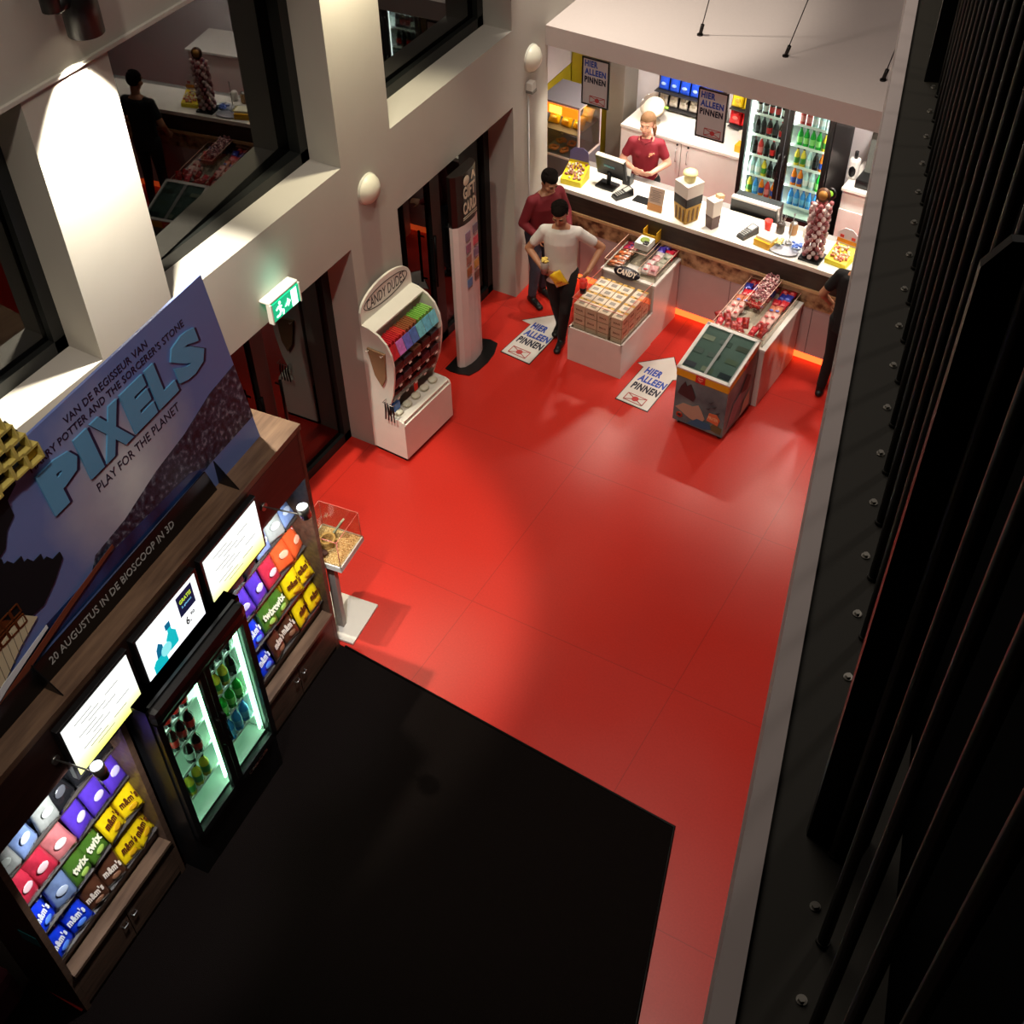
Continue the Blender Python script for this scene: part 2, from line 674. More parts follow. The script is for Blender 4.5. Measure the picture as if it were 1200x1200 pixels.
b = MB()
b.prism([(0, 0), (.092, 0), (.092, 1.04), (.075, 1.06), (.02, 1.06), (0, 1.03)], -0.006, 0.006, mat('post_black', (8, 8, 8), 0.4, 0.2), frame((1, 0, 0), (0, 0, 1)))
b.build('plate', pst)
pst = thing('railing_post', 'flat black steel railing post far along the ledge, before the canopy', 'railing post', KP(2.69, 0.09, 6.5), 0.32)
b = MB()
b.prism([(0, 0), (.092, 0), (.092, 1.04), (.075, 1.06), (.02, 1.06), (0, 1.03)], -0.006, 0.006, mat('post_black'), frame((1, 0, 0), (0, 0, 1)))
b.build('plate', pst)

# ------------------------------------------------------------------ entrance mat
b = MB()
b.prism([(-4.55, 4.745), (-1.38, 4.57), (-1.0, 3.14), (0.3, -1.8), (-5.6, -1.8), (-5.6, 2.2), (-4.80, 2.2), (-4.72, 1.34), (-4.24, 1.36)], 0.0, 0.012, CARPET)
o = b.build('entrance_mat')
tag(o, 'large black entrance mat laid into the red floor in front of the snack cabinet', 'mat')
b = MB()
b.tube([(-4.47, 4.75, .012), (-1.38, 4.57, .012), (-1.0, 3.14, .012), (0.1, -1.0, .012)], 0.012, DARKSTEEL, 6)
b.build('edge_strip', o)

# ------------------------------------------------------------------ spotlight, wall lamps, exit sign
SPM = mat('spotlight_black', (12, 11, 11), 0.45)
sl = thing('wall_spotlight', 'black cylinder spotlight above the bright pier by the poster', 'spotlight', (-5.42, 4.58, 5.19))
b = MB()
b.lathe([(0.0, 0.42), (.105, .42), (.105, 0.0), (.098, 0.0), (.09, .05), (0, .06)], SPM, 28)
b.build('housing', sl)
b = MB()
b.cyl((0, 0, .05), (0, 0, .045), .065, emis('spot_lens', (255, 244, 214), 6), seg=24)
b.build('lens', sl)
b = MB()
b.cyl((0, -0.17, .22), (0, -0.08, .22), .05, SPM)
b.cyl((0, -0.19, 0.20), (0, -0.19, .42), .055, SPM)
b.cyl((-.24, -.19, .34), (0, -.19, .34), .03, SPM)
b.build('bracket', sl)
for loc, lab in (((-5.36, 7.3, 5.19), 'black cylinder spotlight on the pier between the two upper windows'), ((-5.30, 10.15, 5.32), 'black cylinder spotlight above the end of the canopy')):
    s2 = thing('wall_spotlight', lab, 'spotlight', loc)
    for ch in list(sl.children):
        cc = ch.copy()
        COL.objects.link(cc)
        cc.parent = s2
DOME = mat('dome_white', (226, 220, 200), 0.4)
for y, z, lab, ex in ((7.24, 2.70, 'oval white wall dome on the pier between the two glazed doors', False), (10.06, 2.63, 'oval white wall dome on the pier next to the counter, above a small white box', True)):
    t = thing('wall_dome', lab, 'wall lamp', (XW, y, z), 0, 'white wall domes')
    b = MB()
    b.lathe([(.13, 0), (.13, .02), (.118, .05), (.08, .085), (.035, .10), (0, .103)], DOME, 32, frame((0, 1, 0), (0, 0, 1)))
    b.build('dome', t)
    b = MB()
    b.lathe([(.137, 0), (.137, .014), (.128, .02)], mat('dome_ring', (200, 196, 182), 0.5), 32, frame((0, 1, 0), (0, 0, 1)))
    b.build('ring', t)
t = thing('call_box', 'small white box with a conduit on the pier below the wall dome', 'wall box', (XW, 10.0, 2.36))
b = MB()
b.box((.035, 0, 0), (.07, .085, .12), mat('box_white', (220, 216, 206), 0.4), bevel=.008)
b.box((.04, 0, -.035), (.075, .088, .03), mat('box_grey', (120, 116, 108), 0.4))
b.build('housing', t)
b = MB()
b.cyl((.008, 0, -.06), (.008, 0, -2.3), .008, mat('conduit_white', (206, 202, 200), 0.5))
b.build('conduit', t)

ex = thing('exit_sign', 'lit green escape route sign with a running figure under the band beside the poster', 'exit sign', (-5.54, 5.91, 2.50))
b = MB()
b.box((-.05, 0, .018), (.10, .37, .022), mat('box_white'), bevel=.008)
b.box((-.01, -.178, -.08), (.05, .012, .18), mat('box_white'))
b.box((-.01, .178, -.08), (.05, .012, .18), mat('box_white'))
b.build('housing', ex)
Mx = frame((0, 1, 0), (0, 0, 1))
b = MB()
b.box((0, 0, -.08), (.016, .34, .16), emis('sign_green', (0, 150, 105), 1.6))
b.build('panel', ex)
b = MB()
PIC = emis('sign_white', (210, 255, 235), 2.2)
Mf = frame((0, 1, 0), (0, 0, 1), (.0085, 0, -.08))
b.prism([(.07, -.075), (.14, -.075), (.14, .075), (.07, .075)], 0, .003, PIC, Mf)
b.prism([(-.02, -.02), (.02, -.02), (.02, .02), (.045, .0), (.02, -.02), (-.02, -.02)][:4], 0, .003, PIC, Mf)
b.prism([(.02, -.04), (.055, 0), (.02, .04)], 0, .003, PIC, Mf)
for p0, p1, w_ in (((-.09, .03), (-.07, -.02), .012), ((-.07, -.02), (-.04, -.035), .009), ((-.04, -.035), (-.05, -.07), .008), ((-.07, -.02), (-.09, -.05), .009), ((-.09, -.05), (-.13, -.05), .008), ((-.09, .03), (-.055, .015), .007), ((-.09, .03), (-.125, .01), .007)):
    d = Vector((p1[0] - p0[0], p1[1] - p0[1]))
    nn = Vector((-d.y, d.x)).normalized() * w_
    b.prism([(p0[0] + nn.x, p0[1] + nn.y), (p1[0] + nn.x, p1[1] + nn.y), (p1[0] - nn.x, p1[1] - nn.y), (p0[0] - nn.x, p0[1] - nn.y)], 0, .003, PIC, Mf)
b.cyl(Mf @ Vector((-.075, .055, 0)), Mf @ Vector((-.075, .055, .003)), .014, PIC)
b.build('pictogram', ex)
area((-5.50, 5.91, 2.60), (-5.64, 5.91, 2.68), .35, (0.1, 1.0, 0.7), .15, .35, 'exit_light')

# ------------------------------------------------------------------ canopy cables and hanging signs
CAB = mat('cable_dark', (40, 34, 32), 0.4, 0.5)
for (x, y), (x2, y2, z2), lab in (((-4.21, 10.83), (-4.08, 10.83, 3.6), 'thin steel suspension cable at the wall end of the canopy'), ((-3.33, 10.78), (-2.86, 10.78, 4.8), 'thin steel suspension cable in the middle of the canopy'), ((-2.39, 10.73), (-2.1, 10.73, 4.5), 'thin steel suspension cable on the canopy beside the landing edge')):
    t = thing('suspension_cable', lab, 'cable', (x, y, 2.84), 0, 'cables holding the canopy')
    d = Vector((x2 - x, y2 - y, z2 - 2.85)).normalized() * 5.5
    b = MB()
    b.cyl((0, 0, .02), d, .005, CAB, seg=8)
    b.build('wire', t)
    b = MB()
    b.cyl((0, 0, 0), d * .02, .018, CAB, seg=10)
    b.cyl((0, 0, 0), (0, 0, .012), .03, CAB, seg=12)
    b.build('anchor', t)

SIGNW = mat('sign_white_card', (206, 200, 200), 0.5)
BLUE = mat('letter_blue', (34, 70, 170), 0.5)
NAVY = mat('letter_navy', (14, 16, 44), 0.5)
PINKR = mat('print_red', (190, 60, 60), 0.5)


def pinnen(b, M, W, H, y0):
    """three words and the crossed-out banknote, on a panel W wide, words starting at y0"""
    h = H * .135
    b.text('HIER', W * .50, h, BLUE, M @ Matrix.Translation((W * .08, y0, 0)), .045)
    b.text('ALLEEN', W * .82, h, BLUE, M @ Matrix.Translation((W * .08, y0 - h * 1.28, 0)), .045)
    b.text('PINNEN', W * .82, h, NAVY, M @ Matrix.Translation((W * .08, y0 - h * 2.56, 0)), .045)


def note(b, M, W, H):
    x0, x1, y0, y1 = W * .30, W * .88, H * .05, H * .20
    for a, c_ in (((x0, y0), (x1, y0 * .8)), ((x1, y0), (x1, y1)), ((x1, y1), (x0, y1)), ((x0, y1), (x0, y0)), ((x0, y0), (x1, y1)), ((x0, y1), (x1, y0))):
        b.tube([M @ Vector((a[0], a[1], .001)), M @ Vector((c_[0], c_[1], .001))], W * .012, PINKR, 4)
    b.cyl(M @ Vector(((x0 + x1) / 2, (y0 + y1) / 2, 0)), M @ Vector(((x0 + x1) / 2, (y0 + y1) / 2, .003)), H * .05, PINKR, seg=14)


for u0, lab in ((.395, 'hanging sign HIER ALLEEN PINNEN over the till, beside the pier'), (1.67, 'hanging sign HIER ALLEEN PINNEN in front of the wall rack of candy')):
    t = thing('hanging_sign', lab, 'sign', CN(u0, .10, 2.10), CR, 'hanging card payment signs')
    W, H = .295, .485
    b = MB()
    b.box((W / 2, 0, H / 2), (W, .012, H), SIGNW)
    b.build('panel', t)
    b = MB()
    for x in (0, W):
        b.box((x, -.001, H / 2), (.014, .02, H + .014), BLACK)
    for z in (0, H):
        b.box((W / 2, -.001, z), (W, .02, .014), BLACK)
    b.build('sign_frame', t)
    Mf = frame((1, 0, 0), (0, 0, 1), (0, -.0065, 0))
    b = MB()
    pinnen(b, Mf, W, H, H * .82)
    b.build('lettering', t)
    b = MB()
    note(b, Mf, W, H)
    b.build('crossed_banknote', t)
    b = MB()
    for x in (.04, W - .04):
        b.cyl((x, 0, H), (x, 0, .54), .002, CAB, seg=6)
    b.build('hanger', t)

# ------------------------------------------------------------------ floor arrows
for pts, O_, lab in (([(-5.30, 8.79), (-4.94, 8.75), (-4.92, 9.32), (-4.86, 9.34), (-5.09, 9.62), (-5.37, 9.36), (-5.25, 9.34)], (-5.30, 8.79), 'white floor arrow HIER ALLEEN PINNEN under the walking man'),
                     ([(-3.90, 8.69), (-3.54, 8.66), (-3.52, 9.22), (-3.46, 9.25), (-3.66, 9.56), (-3.95, 9.30), (-3.87, 9.27)], (-3.90, 8.69), 'white floor arrow HIER ALLEEN PINNEN between the carton bin and the chest freezer')):
    t = thing('floor_arrow', lab, 'floor sticker', (O_[0], O_[1], 0.001), -.08, 'card payment arrows on the floor')
    Mi = Matrix.Rotation(.08, 2)
    loc = [tuple(Mi @ Vector((p[0] - O_[0], p[1] - O_[1]))) for p in pts]
    cx = sum(p[0] for p in loc) / len(loc)
    cy = sum(p[1] for p in loc) / len(loc)
    b = MB()
    b.prism([((p[0] - cx) * 1.05 + cx, (p[1] - cy) * 1.03 + cy) for p in loc], 0, .002, BLACK)
    b.build('border', t)
    b = MB()
    b.prism(loc, .002, .004, mat('sticker_white', (214, 206, 200), 0.45))
    b.build('sheet', t)
    b = MB()
    Mf = Matrix.Translation((0, 0, .0045))
    pinnen(b, Mf, .37, .80, .50)
    b.build('lettering', t)
    b = MB()
    note(b, Mf @ Matrix.Translation((-.05, 0, 0)), .37, .72)
    b.build('crossed_banknote', t)

# ------------------------------------------------------------------ counter
ct = thing('service_counter', 'long service counter with white worktop, dark bar front and mottled stone band', 'counter', CN(0, 0, 0), CR)
U0, U1 = .12, 6.6
UM, UL = (U0 + U1) / 2, U1 - U0
b = MB()
b.box((UM, .22, 1.125), (UL, .52, .05), mat('worktop_white', (238, 234, 224), 0.25))
b.build('worktop', ct)
b = MB()
b.box((UM, -.02, 1.005), (UL, .045, .19), DARKWOOD)
b.box((UM, -.043, 1.13), (UL, .006, .04), mat('worktop_edge', (236, 230, 214), .3))
b.build('bar_front', ct)
b = MB()
b.box((UM, -.0, .885), (UL, .10, .035), mat('lip_beige', (214, 170, 120), 0.4))
b.build('light_shelf', ct)
b = MB()
b.box((UM, .02, .765), (UL, .05, .21), MARBLE)
b.build('stone_band', ct)
b = MB()
b.box((UM, .03, .38), (UL, .05, .58), mat('panel_rose_white', (196, 174, 170), 0.3))
for i in range(7):
    b.box((U0 + .9 * i + .35, .003, .38), (.006, .004, .58), mat('panel_joint', (120, 96, 92), 0.5))
b.build('lower_panel', ct)
b = MB()
b.box((UM, .03, .045), (UL, .04, .075), emis('led_red', (255, 96, 40), 3.2))
b.build('plinth_light', ct)
b = MB()
b.box((UM, .27, .57), (UL, .40, 1.04), mat('counter_carcass', (120, 112, 106), 0.6))
b.build('carcass', ct)
b = MB()
b.box((UM, .63, 1.005), (UL, .28, .03), mat('service_shelf_grey', (130, 126, 122), 0.4))
b.build('service_shelf', ct)

# back counter and its doors
bc = thing('back_counter', 'white back counter with tall cupboard doors behind the till', 'counter', CN(0, 0, 0), CR)
b = MB()
b.box((.79, 2.02, .985), (1.58, .64, .03), mat('worktop_white'))
b.build('worktop', bc)
for i in range(2):
    d = MB()
    d.box((.395 + i * .79, 1.72, .49), (.78, .02, .94), WHITE)
    dd = d.build('cupboard_door', bc)
    d = MB()
    hx = .74 if i == 0 else .88
    d.tube([(hx, 1.70, .90), (hx, 1.675, .89), (hx, 1.675, .74), (hx, 1.70, .73)], .006, STEEL)
    d.cyl((hx, 1.712, .94), (hx, 1.70, .94), .012, DARKSTEEL)
    d.build('handle', dd)
b = MB()
b.box((.79, 2.04, .485), (1.58, .60, .965), WHITE)
b.build('carcass', bc)
bc2 = thing('back_counter', 'short white back counter past the tall fridge with two cupboard doors', 'counter', CN(2.72, 0, 0), CR)
b = MB()
b.box((.8, 2.02, .985), (1.62, .64, .03), mat('worktop_white'))
b.build('worktop', bc2)
b = MB()
b.box((.8, 2.04, .485), (1.60, .60, .965), WHITE)
b.build('carcass', bc2)
for i in range(2):
    d = MB()
    d.box((.2 + i * .41, 1.72, .38), (.40, .02, .72), WHITE)
    dd = d.build('cupboard_door', bc2)
    d = MB()
    hx = .35 if i == 0 else .46
    d.tube([(hx, 1.70, .68), (hx, 1.675, .67), (hx, 1.675, .50), (hx, 1.70, .49)], .006, STEEL)
    d.cyl((hx, 1.712, .71), (hx, 1.70, .71), .012, DARKSTEEL)
    d.build('handle', dd)
t = thing('waste_chute', 'round chute with a lime green rim set in the short back counter', 'chute', CN(2.60, 1.70, .90), CR)
b = MB()
Mr = frame((1, 0, 0), (0, 0, 1))
b.lathe([(0, .012), (.045, .012), (.05, .02), (.07, .02), (.075, 0)], BLACK, 24, Mr)
b.build('ring', t)
b = MB()
b.lathe([(0, .024), (.035, .024), (.04, .012)], mat('lime', (150, 220, 60), 0.4), 24, Mr)
b.build('flap', t)

# ------------------------------------------------------------------ bottles
def bottle_mesh(key, body, cap, label_c=None, h=.22, r=.031):
    b = MB()
    b.lathe([(0, 0), (r * .9, 0), (r, .01), (r, h * .55), (r * .85, h * .66), (r * .42, h * .82), (r * .38, h * .92), (0, h * .92)], body, 12)
    b.lathe([(r * .45, h * .90), (r * .45, h), (0, h)], cap, 10)
    if label_c:
        b.lathe([(r * 1.02, h * .2), (r * 1.03, h * .22), (r * 1.03, h * .48), (r * 1.02, h * .5)], label_c, 12)
    return b.mesh(key)


CWHITE = mat('cap_white', (230, 230, 230), 0.4)
CRED = mat('cap_red', (200, 26, 24), 0.4)
CBLK = mat('cap_black', (20, 20, 20), 0.4)
BT = {
    'dark cola': bottle_mesh('bottle_cola', mat('cola_dark', (30, 10, 8), 0.12), CRED, CRED),
    'black cola': bottle_mesh('bottle_zero', mat('cola_black', (14, 12, 12), 0.12), CBLK, CBLK),
    'silver cola': bottle_mesh('bottle_light', mat('cola_dark'), CWHITE, mat('label_silver', (190, 190, 190), 0.3)),
    'green lemonade': bottle_mesh('bottle_green', mat('soda_green', (40, 170, 60), 0.12), mat('cap_green', (20, 120, 40), 0.4), mat('label_lime', (150, 220, 120), 0.4)),
    'yellow juice': bottle_mesh('bottle_yellow', mat('juice_yellow', (220, 190, 60), 0.15), CBLK, mat('label_green', (60, 130, 50), 0.4)),
    'orange soda': bottle_mesh('bottle_orange', mat('soda_orange', (230, 120, 30), 0.12), mat('cap_orange', (220, 90, 20), 0.4), mat('label_blue', (40, 70, 160), 0.4)),
    'blue water': bottle_mesh('bottle_water', mat('water_blue', (70, 150, 230), 0.1), mat('cap_blue', (40, 90, 200), 0.4), mat('label_water', (120, 190, 240), 0.4)),
    'pale water': bottle_mesh('bottle_pale', mat('water_pale', (190, 220, 225), 0.1), CWHITE, mat('label_white', (235, 235, 235), 0.4)),
    'red juice': bottle_mesh('bottle_red', mat('juice_red', (200, 50, 50), 0.12), CWHITE, mat('label_pink', (230, 120, 120), 0.4)),
}


def fridge(root, W, D, H, doors, shelf_z, plans, gz0, gz1, xoff, where, group, rails=True, lightc=(255, 255, 255), lp=6, bs=None):
    """open-fronted body, shelves, lit interior, glass doors. local x = width from 0..W, y = depth from 0 (front) to D"""
    b = MB()
    t_ = .04
    b.box((t_ / 2, D / 2, H / 2), (t_, D, H), BLACK)
    b.box((W - t_ / 2, D / 2, H / 2), (t_, D, H), BLACK)
    b.box((W / 2, D - t_ / 2, H / 2), (W, t_, H), BLACK)
    b.box((W / 2, D / 2, H - .02), (W, D, .04), BLACK)
    b.box((W / 2, D / 2, gz0 / 2 - .02), (W, D - .002, gz0 - .04), BLACK)
    b.box((W / 2, D / 2, (gz1 + H) / 2 + .01), (W - .02, D - .002, H - gz1 - .02), BLACK, bevel=.02)
    b.build('body', root)
    b = MB()
    wl = mat('fridge_white_liner', (232, 238, 234), 0.4)
    b.box((W / 2, D - t_ - .004, (gz0 + gz1) / 2), (W - 2 * t_, .006, gz1 - gz0), wl)
    b.box((t_ + .004, D / 2 + .01, (gz0 + gz1) / 2), (.006, D - .08, gz1 - gz0), wl)
    b.box((W - t_ - .004, D / 2 + .01, (gz0 + gz1) / 2), (.006, D - .08, gz1 - gz0), wl)
    b.box((W / 2, D / 2, gz0 - .018), (W - .09, D - .08, .01), wl)
    b.build('liner', root)
    for x in (t_ + .03, W / 2 - .015, W / 2 + .015, W - t_ - .03):
        b = MB()
        b.box((x, .065, (gz0 + gz1) / 2), (.018, .012, gz1 - gz0 - .04), emis('fridge_tube_' + where, lightc, lp))
        b.build('light_strip', root)
    for z in shelf_z:
        b = MB()
        b.box((W / 2, D / 2 + .02, z - .006), (W - 2 * t_ - .01, D - .14, .008), mat('shelf_white', (236, 240, 238), 0.4))
        b.box((W / 2, .085, z), (W - 2 * t_ - .01, .006, .028), mat('price_strip', (240, 244, 242), 0.3))
        b.build('shelf', root)
    dw = (W - .02) / doors
    for i in range(doors):
        x0 = .01 + i * dw
        b = MB()
        fw_ = .055
        for x in (x0 + fw_ / 2, x0 + dw - fw_ / 2):
            b.box((x, -.02, (gz0 + gz1) / 2), (fw_ - .004, .035, gz1 - gz0 + .10), BLACK)
        for z in (gz0 - .02, gz1 + .02):
            b.box((x0 + dw / 2, -.02, z), (dw - .004, .035, .06), BLACK)
        dd = b.build('door', root)
        b = MB()
        b.box((x0 + dw / 2, -.02, (gz0 + gz1) / 2), (dw - 2 * fw_ + .01, .006, gz1 - gz0 + .02), FRIDGEGLASS)
        b.build('pane', dd)
        b = MB()
        hx_ = x0 + dw - .03 if i == 0 else x0 + .03
        b.tube([(hx_, -.035, 1.05), (hx_, -.07, 1.06), (hx_, -.07, 1.34), (hx_, -.035, 1.35)], .009, DARKSTEEL)
        b.build('handle', dd)
    M_ = root.matrix_world
    for (door, sh, kinds) in plans:
        z = shelf_z[sh]
        x0 = .01 + door * dw + .07
        wd = dw - .14
        n = len(kinds)
        lvl = ORD[len(shelf_z) - 1 - sh]
        for q, kname in enumerate(kinds):
            if not kname:
                continue
            x = x0 + (q + .5) * wd / n
            p = Matrix.Translation(root.location) @ Matrix.Rotation(root.rotation_euler[2], 4, 'Z') @ Vector((x, .115, z))
            dn = xoff[door]
            inst(BT[kname], 'drink_bottle', p, (0, 0, root.rotation_euler[2]),
                 '%s bottle, %s shelf down, %s door, %s, %s along' % (kname, lvl, dn, where, ORD[q]), 'bottle', group, bs)


ff = thing('drinks_fridge', 'tall black two-door drinks fridge behind the service counter', 'fridge', CN(1.60, 1.47, 0), CR)
K = 'dark cola'
Zc, Sv, G, Yj, Og, Bw, Pw, Rj = 'black cola', 'silver cola', 'green lemonade', 'yellow juice', 'orange soda', 'blue water', 'pale water', 'red juice'
fridge(ff, 1.0, .66, 2.08, 2, [.70, .94, 1.18, 1.42, 1.66], [
    (0, 4, [Sv, Sv, K, K, Sv]), (0, 3, [Zc, Zc, K, Zc, K]), (0, 2, [Zc, Rj, Zc, K, Zc]), (0, 1, [Pw, Pw, Yj, Zc, Zc]), (0, 0, [Yj, Bw, Og, Rj, Og]),
    (1, 4, [Rj, Rj, Pw, Pw, Pw]), (1, 3, [G, G, G, G, Yj]), (1, 2, [Yj, Yj, Pw, Zc, Og]), (1, 1, [Og, Og, Pw, Pw, G]), (1, 0, [Bw, Bw, Bw, Bw, Bw])],
    .62, 1.92, ['till-side', 'far'], 'tall kitchen fridge', 'bottles in the kitchen fridge', lightc=(255, 255, 255), lp=14)
area(CN(2.1, 1.62, 1.88), CN(2.1, 1.66, .5), 9, (0.9, 1.0, 0.98), .8, .1, 'fridge_light')

# near fridge, built into the snack cabinet (its front looks out along the cabinet's normal)
nf = thing('drinks_fridge', 'black two-door drinks fridge built in between the two candy racks', 'fridge', CB(.17, -1.18 - 1.02, 0), KR + R(90))
fridge(nf, 1.02, .60, 2.02, 2, [.72, 1.0, 1.27, 1.54], [
    (0, 3, [K, K, K, K]), (0, 2, [None, K, K, K]), (0, 1, [None, None, Sv, K]), (0, 0, [Yj, Yj, Yj, Yj]),
    (1, 3, [Bw, Zc, Zc, Zc]), (1, 2, [Zc, Yj, Yj, Zc]), (1, 1, [G, G, G, G]), (1, 0, [Bw, Bw, Bw, Bw])],
    .52, 1.83, ['camera-side', 'counter-side'], 'cabinet fridge', 'bottles in the cabinet fridge', lightc=(190, 255, 215), lp=9, bs=(1.2, 1.2, 1.08))
for x_ in (.28, .76):
    p_ = Matrix.Translation(nf.location) @ Matrix.Rotation(KR + R(90), 4, 'Z')
    area(p_ @ Vector((x_, .08, 1.80)), p_ @ Vector((x_, .22, .9)), 3.5, (.75, 1.0, .86), .34, .04, 'fridge_light')
b = MB()
b.text('Coca-Cola', .24, .045, mat('logo_white', (230, 230, 230), 0.4), frame((1, 0, 0), (0, 0, 1), (.66, -.0015, .36)), .02)
b.build('lettering', nf)
b = MB()
b.box((.51, .05, 1.93), (1.0, .22, .15), BLACK, bevel=.05)
b.build('header', nf)

# ------------------------------------------------------------------ snack cabinet
cab = thing('snack_cabinet', 'long brown oak snack cabinet with two candy racks and drawers', 'cabinet', CB(0, 0, 0), KR)
DP = .50
b = MB()
for s0 in (-.03, -1.12, -2.26, -3.35):
    b.box((-DP / 2, s0, 1.24), (DP, .045, 2.46), WOOD)
b.build('side_panel', cab)
b = MB()
b.box((-DP / 2 - .002, -1.69, 2.475), (DP + .004, 3.40, .05), WOODTOP)
b.build('top_board', cab)
b = MB()
b.box((-DP + .01, -1.69, 1.24), (.02, 3.30, 2.40), mat('cabinet_back', (60, 46, 38), 0.6))
b.build('back_board', cab)
b = MB()
b.box((-.02, -1.69, 2.235), (.04, 3.30, .42), ramp_mat('fascia_brown', [(0.3, (44, 26, 22)), (0.7, (60, 38, 32))], 3, 0.45, stretch=(9, 1, 9)))
b.build('fascia', cab)
for s0, s1 in ((-1.10, -.05), (-3.33, -2.28)):
    sc, sl_ = (s0 + s1) / 2, s1 - s0
    b = MB()
    b.box((-.03, sc, .475), (.10, sl_, .03), WOODTOP)
    b.box((-.10, sc, .53), (.02, sl_, .13), WOODTOP)
    b.build('ledge', cab)
    b = MB()
    b.box((-.03, sc, .03), (.04, sl_, .06), DARKWOOD)
    b.build('plinth', cab)
    for q in range(2):
        b = MB()
        ds = sl_ / 2
        b.box((-.012, s0 + ds * (q + .5), .255), (.022, ds - .008, .385), WOOD)
        d = b.build('drawer', cab)
        b = MB()
        hy = s0 + ds + (-.05 if q == 0 else .05)
        b.tube([(0, hy - .02, .30), (.02, hy - .02, .30), (.02, hy + .02, .30), (0, hy + .02, .30)], .005, STEEL)
        b.build('handle', d)
    for r_, z in enumerate((.62, .93, 1.24, 1.55)):
        b = MB()
        fn = -.05 - .03 * r_
        b.hexa([(-.46, s0, z + .10), (fn, s0, z), (fn, s1, z), (-.46, s1, z + .10), (-.46, s0, z + .108), (fn, s0, z + .008), (fn, s1, z + .008), (-.46, s1, z + .108)], mat('rack_shelf', (60, 52, 48), 0.4))
        b.build('shelf', cab)
        b = MB()
        b.box((fn + .003, sc, z + .006), (.004, sl_, .024), CLEAR)
        b.build('shelf_lip', cab)
# leaflet stuck on the camera-end side panel
b = MB()
b.box((-.12, -3.376, 1.00), (.14, .004, .12), mat('leaflet_teal', (40, 150, 160), 0.4))
b.build('sticker', cab)

# candy bags
def bag_mesh(key, col, col2, words_=None, wcol=None, w_=.19, h=.285, d=.07, rough=.28, blob=True):
    m1 = mat('foil_' + key, col, rough, coat=0.4, noise=.15, nscale=30, bump=.35)
    m2 = mat('foil_patch_' + key, col2, rough)
    b = MB()
    nx, nz = 8, 10
    for side in (1, -1):
        vs = []
        for i in range(nx + 1):
            for j in range(nz + 1):
                x = (i / nx - .5)
                z = j / nz
                fx = math.cos(x * math.pi) ** .5 if abs(x) < .499 else 0
                fz = math.sin(z * math.pi) ** .5 if 0 < j < nz else 0
                y = side * d / 2 * fx * fz * (1 + .22 * math.sin(9 * x + 7 * z + 3 * side) + .12 * math.sin(23 * x - 11 * z))
                xx = x * w_ * (1 - .05 * math.sin(z * math.pi))
                vs.append(b.bm.verts.new((xx, -y, z * h)))
        n0 = len(b.bm.faces)
        for i in range(nx):
            for j in range(nz):
                a = i * (nz + 1) + j
                b.bm.faces.new((vs[a], vs[a + nz + 1], vs[a + nz + 2], vs[a + 1]))
        b._done(n0, m1, True)
    bmesh.ops.remove_doubles(b.bm, verts=b.bm.verts, dist=.0006)
    if blob:
        b.ell((w_ * .02, -d * .58, h * (.24 if words_ else .42)), (w_ * (.20 if words_ else .25), .005, h * (.07 if words_ else .10)), m2, 14)
    if words_:
        b.text(words_, w_ * .74, h * .22, mat('print_' + key, wcol, .4), frame((1, 0, 0), (0, 0, 1), (-w_ * .37, -d * .55 - .006, h * .38)), .05)
    return b.mesh('bag_' + key)


BG = {
    'yellow': bag_mesh('yellow', (240, 205, 20), (200, 150, 20), "m&m's", (90, 45, 16)),
    'gold': bag_mesh('gold', (216, 172, 20), (170, 120, 30), "m&m's", (90, 45, 16)),
    'blue': bag_mesh('blue', (20, 60, 220), (90, 140, 240), "m&m's", (235, 240, 250)),
    'dark blue': bag_mesh('dark_blue', (24, 40, 130), (50, 80, 150), "m&m's", (200, 210, 230)),
    'brown': bag_mesh('brown', (84, 50, 34), (130, 90, 66), "m&m's", (220, 205, 190)),
    'green': bag_mesh('green', (70, 110, 36), (150, 180, 80), 'twix', (230, 230, 200)),
    'olive': bag_mesh('olive', (60, 62, 30), (96, 84, 50), 'twix', (210, 200, 170)),
    'purple': bag_mesh('purple', (80, 50, 170), (190, 180, 214), None),
    'lilac': bag_mesh('lilac', (110, 100, 140), (170, 160, 184), None),
    'red': bag_mesh('red', (176, 40, 60), (214, 176, 178), None),
    'rose': bag_mesh('rose', (190, 110, 110), (232, 206, 204), None),
    'orange': bag_mesh('orange', (214, 84, 40), (226, 160, 130), None),
    'black': bag_mesh('black', (22, 22, 24), (70, 70, 74), None, rough=.2),
    'silver': bag_mesh('silver', (140, 142, 136), (180, 186, 176), None, rough=.25),
    'silver blue': bag_mesh('silver_blue', (110, 130, 170), (176, 188, 206), None, rough=.25),
}
near_rows = [['blue', 'blue', 'brown', 'brown', 'yellow', 'yellow'],
             ['blue', 'silver blue', 'green', 'green', 'yellow', 'yellow'],
             ['red', 'red', 'rose', 'purple', 'purple', 'purple'],
             ['silver', 'silver blue', 'silver', 'black', 'black', 'black']]
near_back = [['dark blue', 'dark blue', 'brown', 'brown', 'gold', 'gold'],
             ['dark blue', 'dark blue', 'olive', 'olive', 'gold', 'gold'],
             ['rose', 'rose', 'red', 'lilac', 'lilac', 'lilac'],
             ['silver', 'silver', 'silver blue', 'black', 'black', 'silver']]
far_rows = [['blue', 'blue', 'brown', 'brown', 'yellow', 'yellow'],
            ['blue', 'blue', 'green', 'green', 'yellow', 'yellow'],
            ['lilac', 'purple', 'purple', 'red', 'orange', 'orange'],
            ['black', 'black', 'black', 'silver blue', 'silver', 'silver blue']]
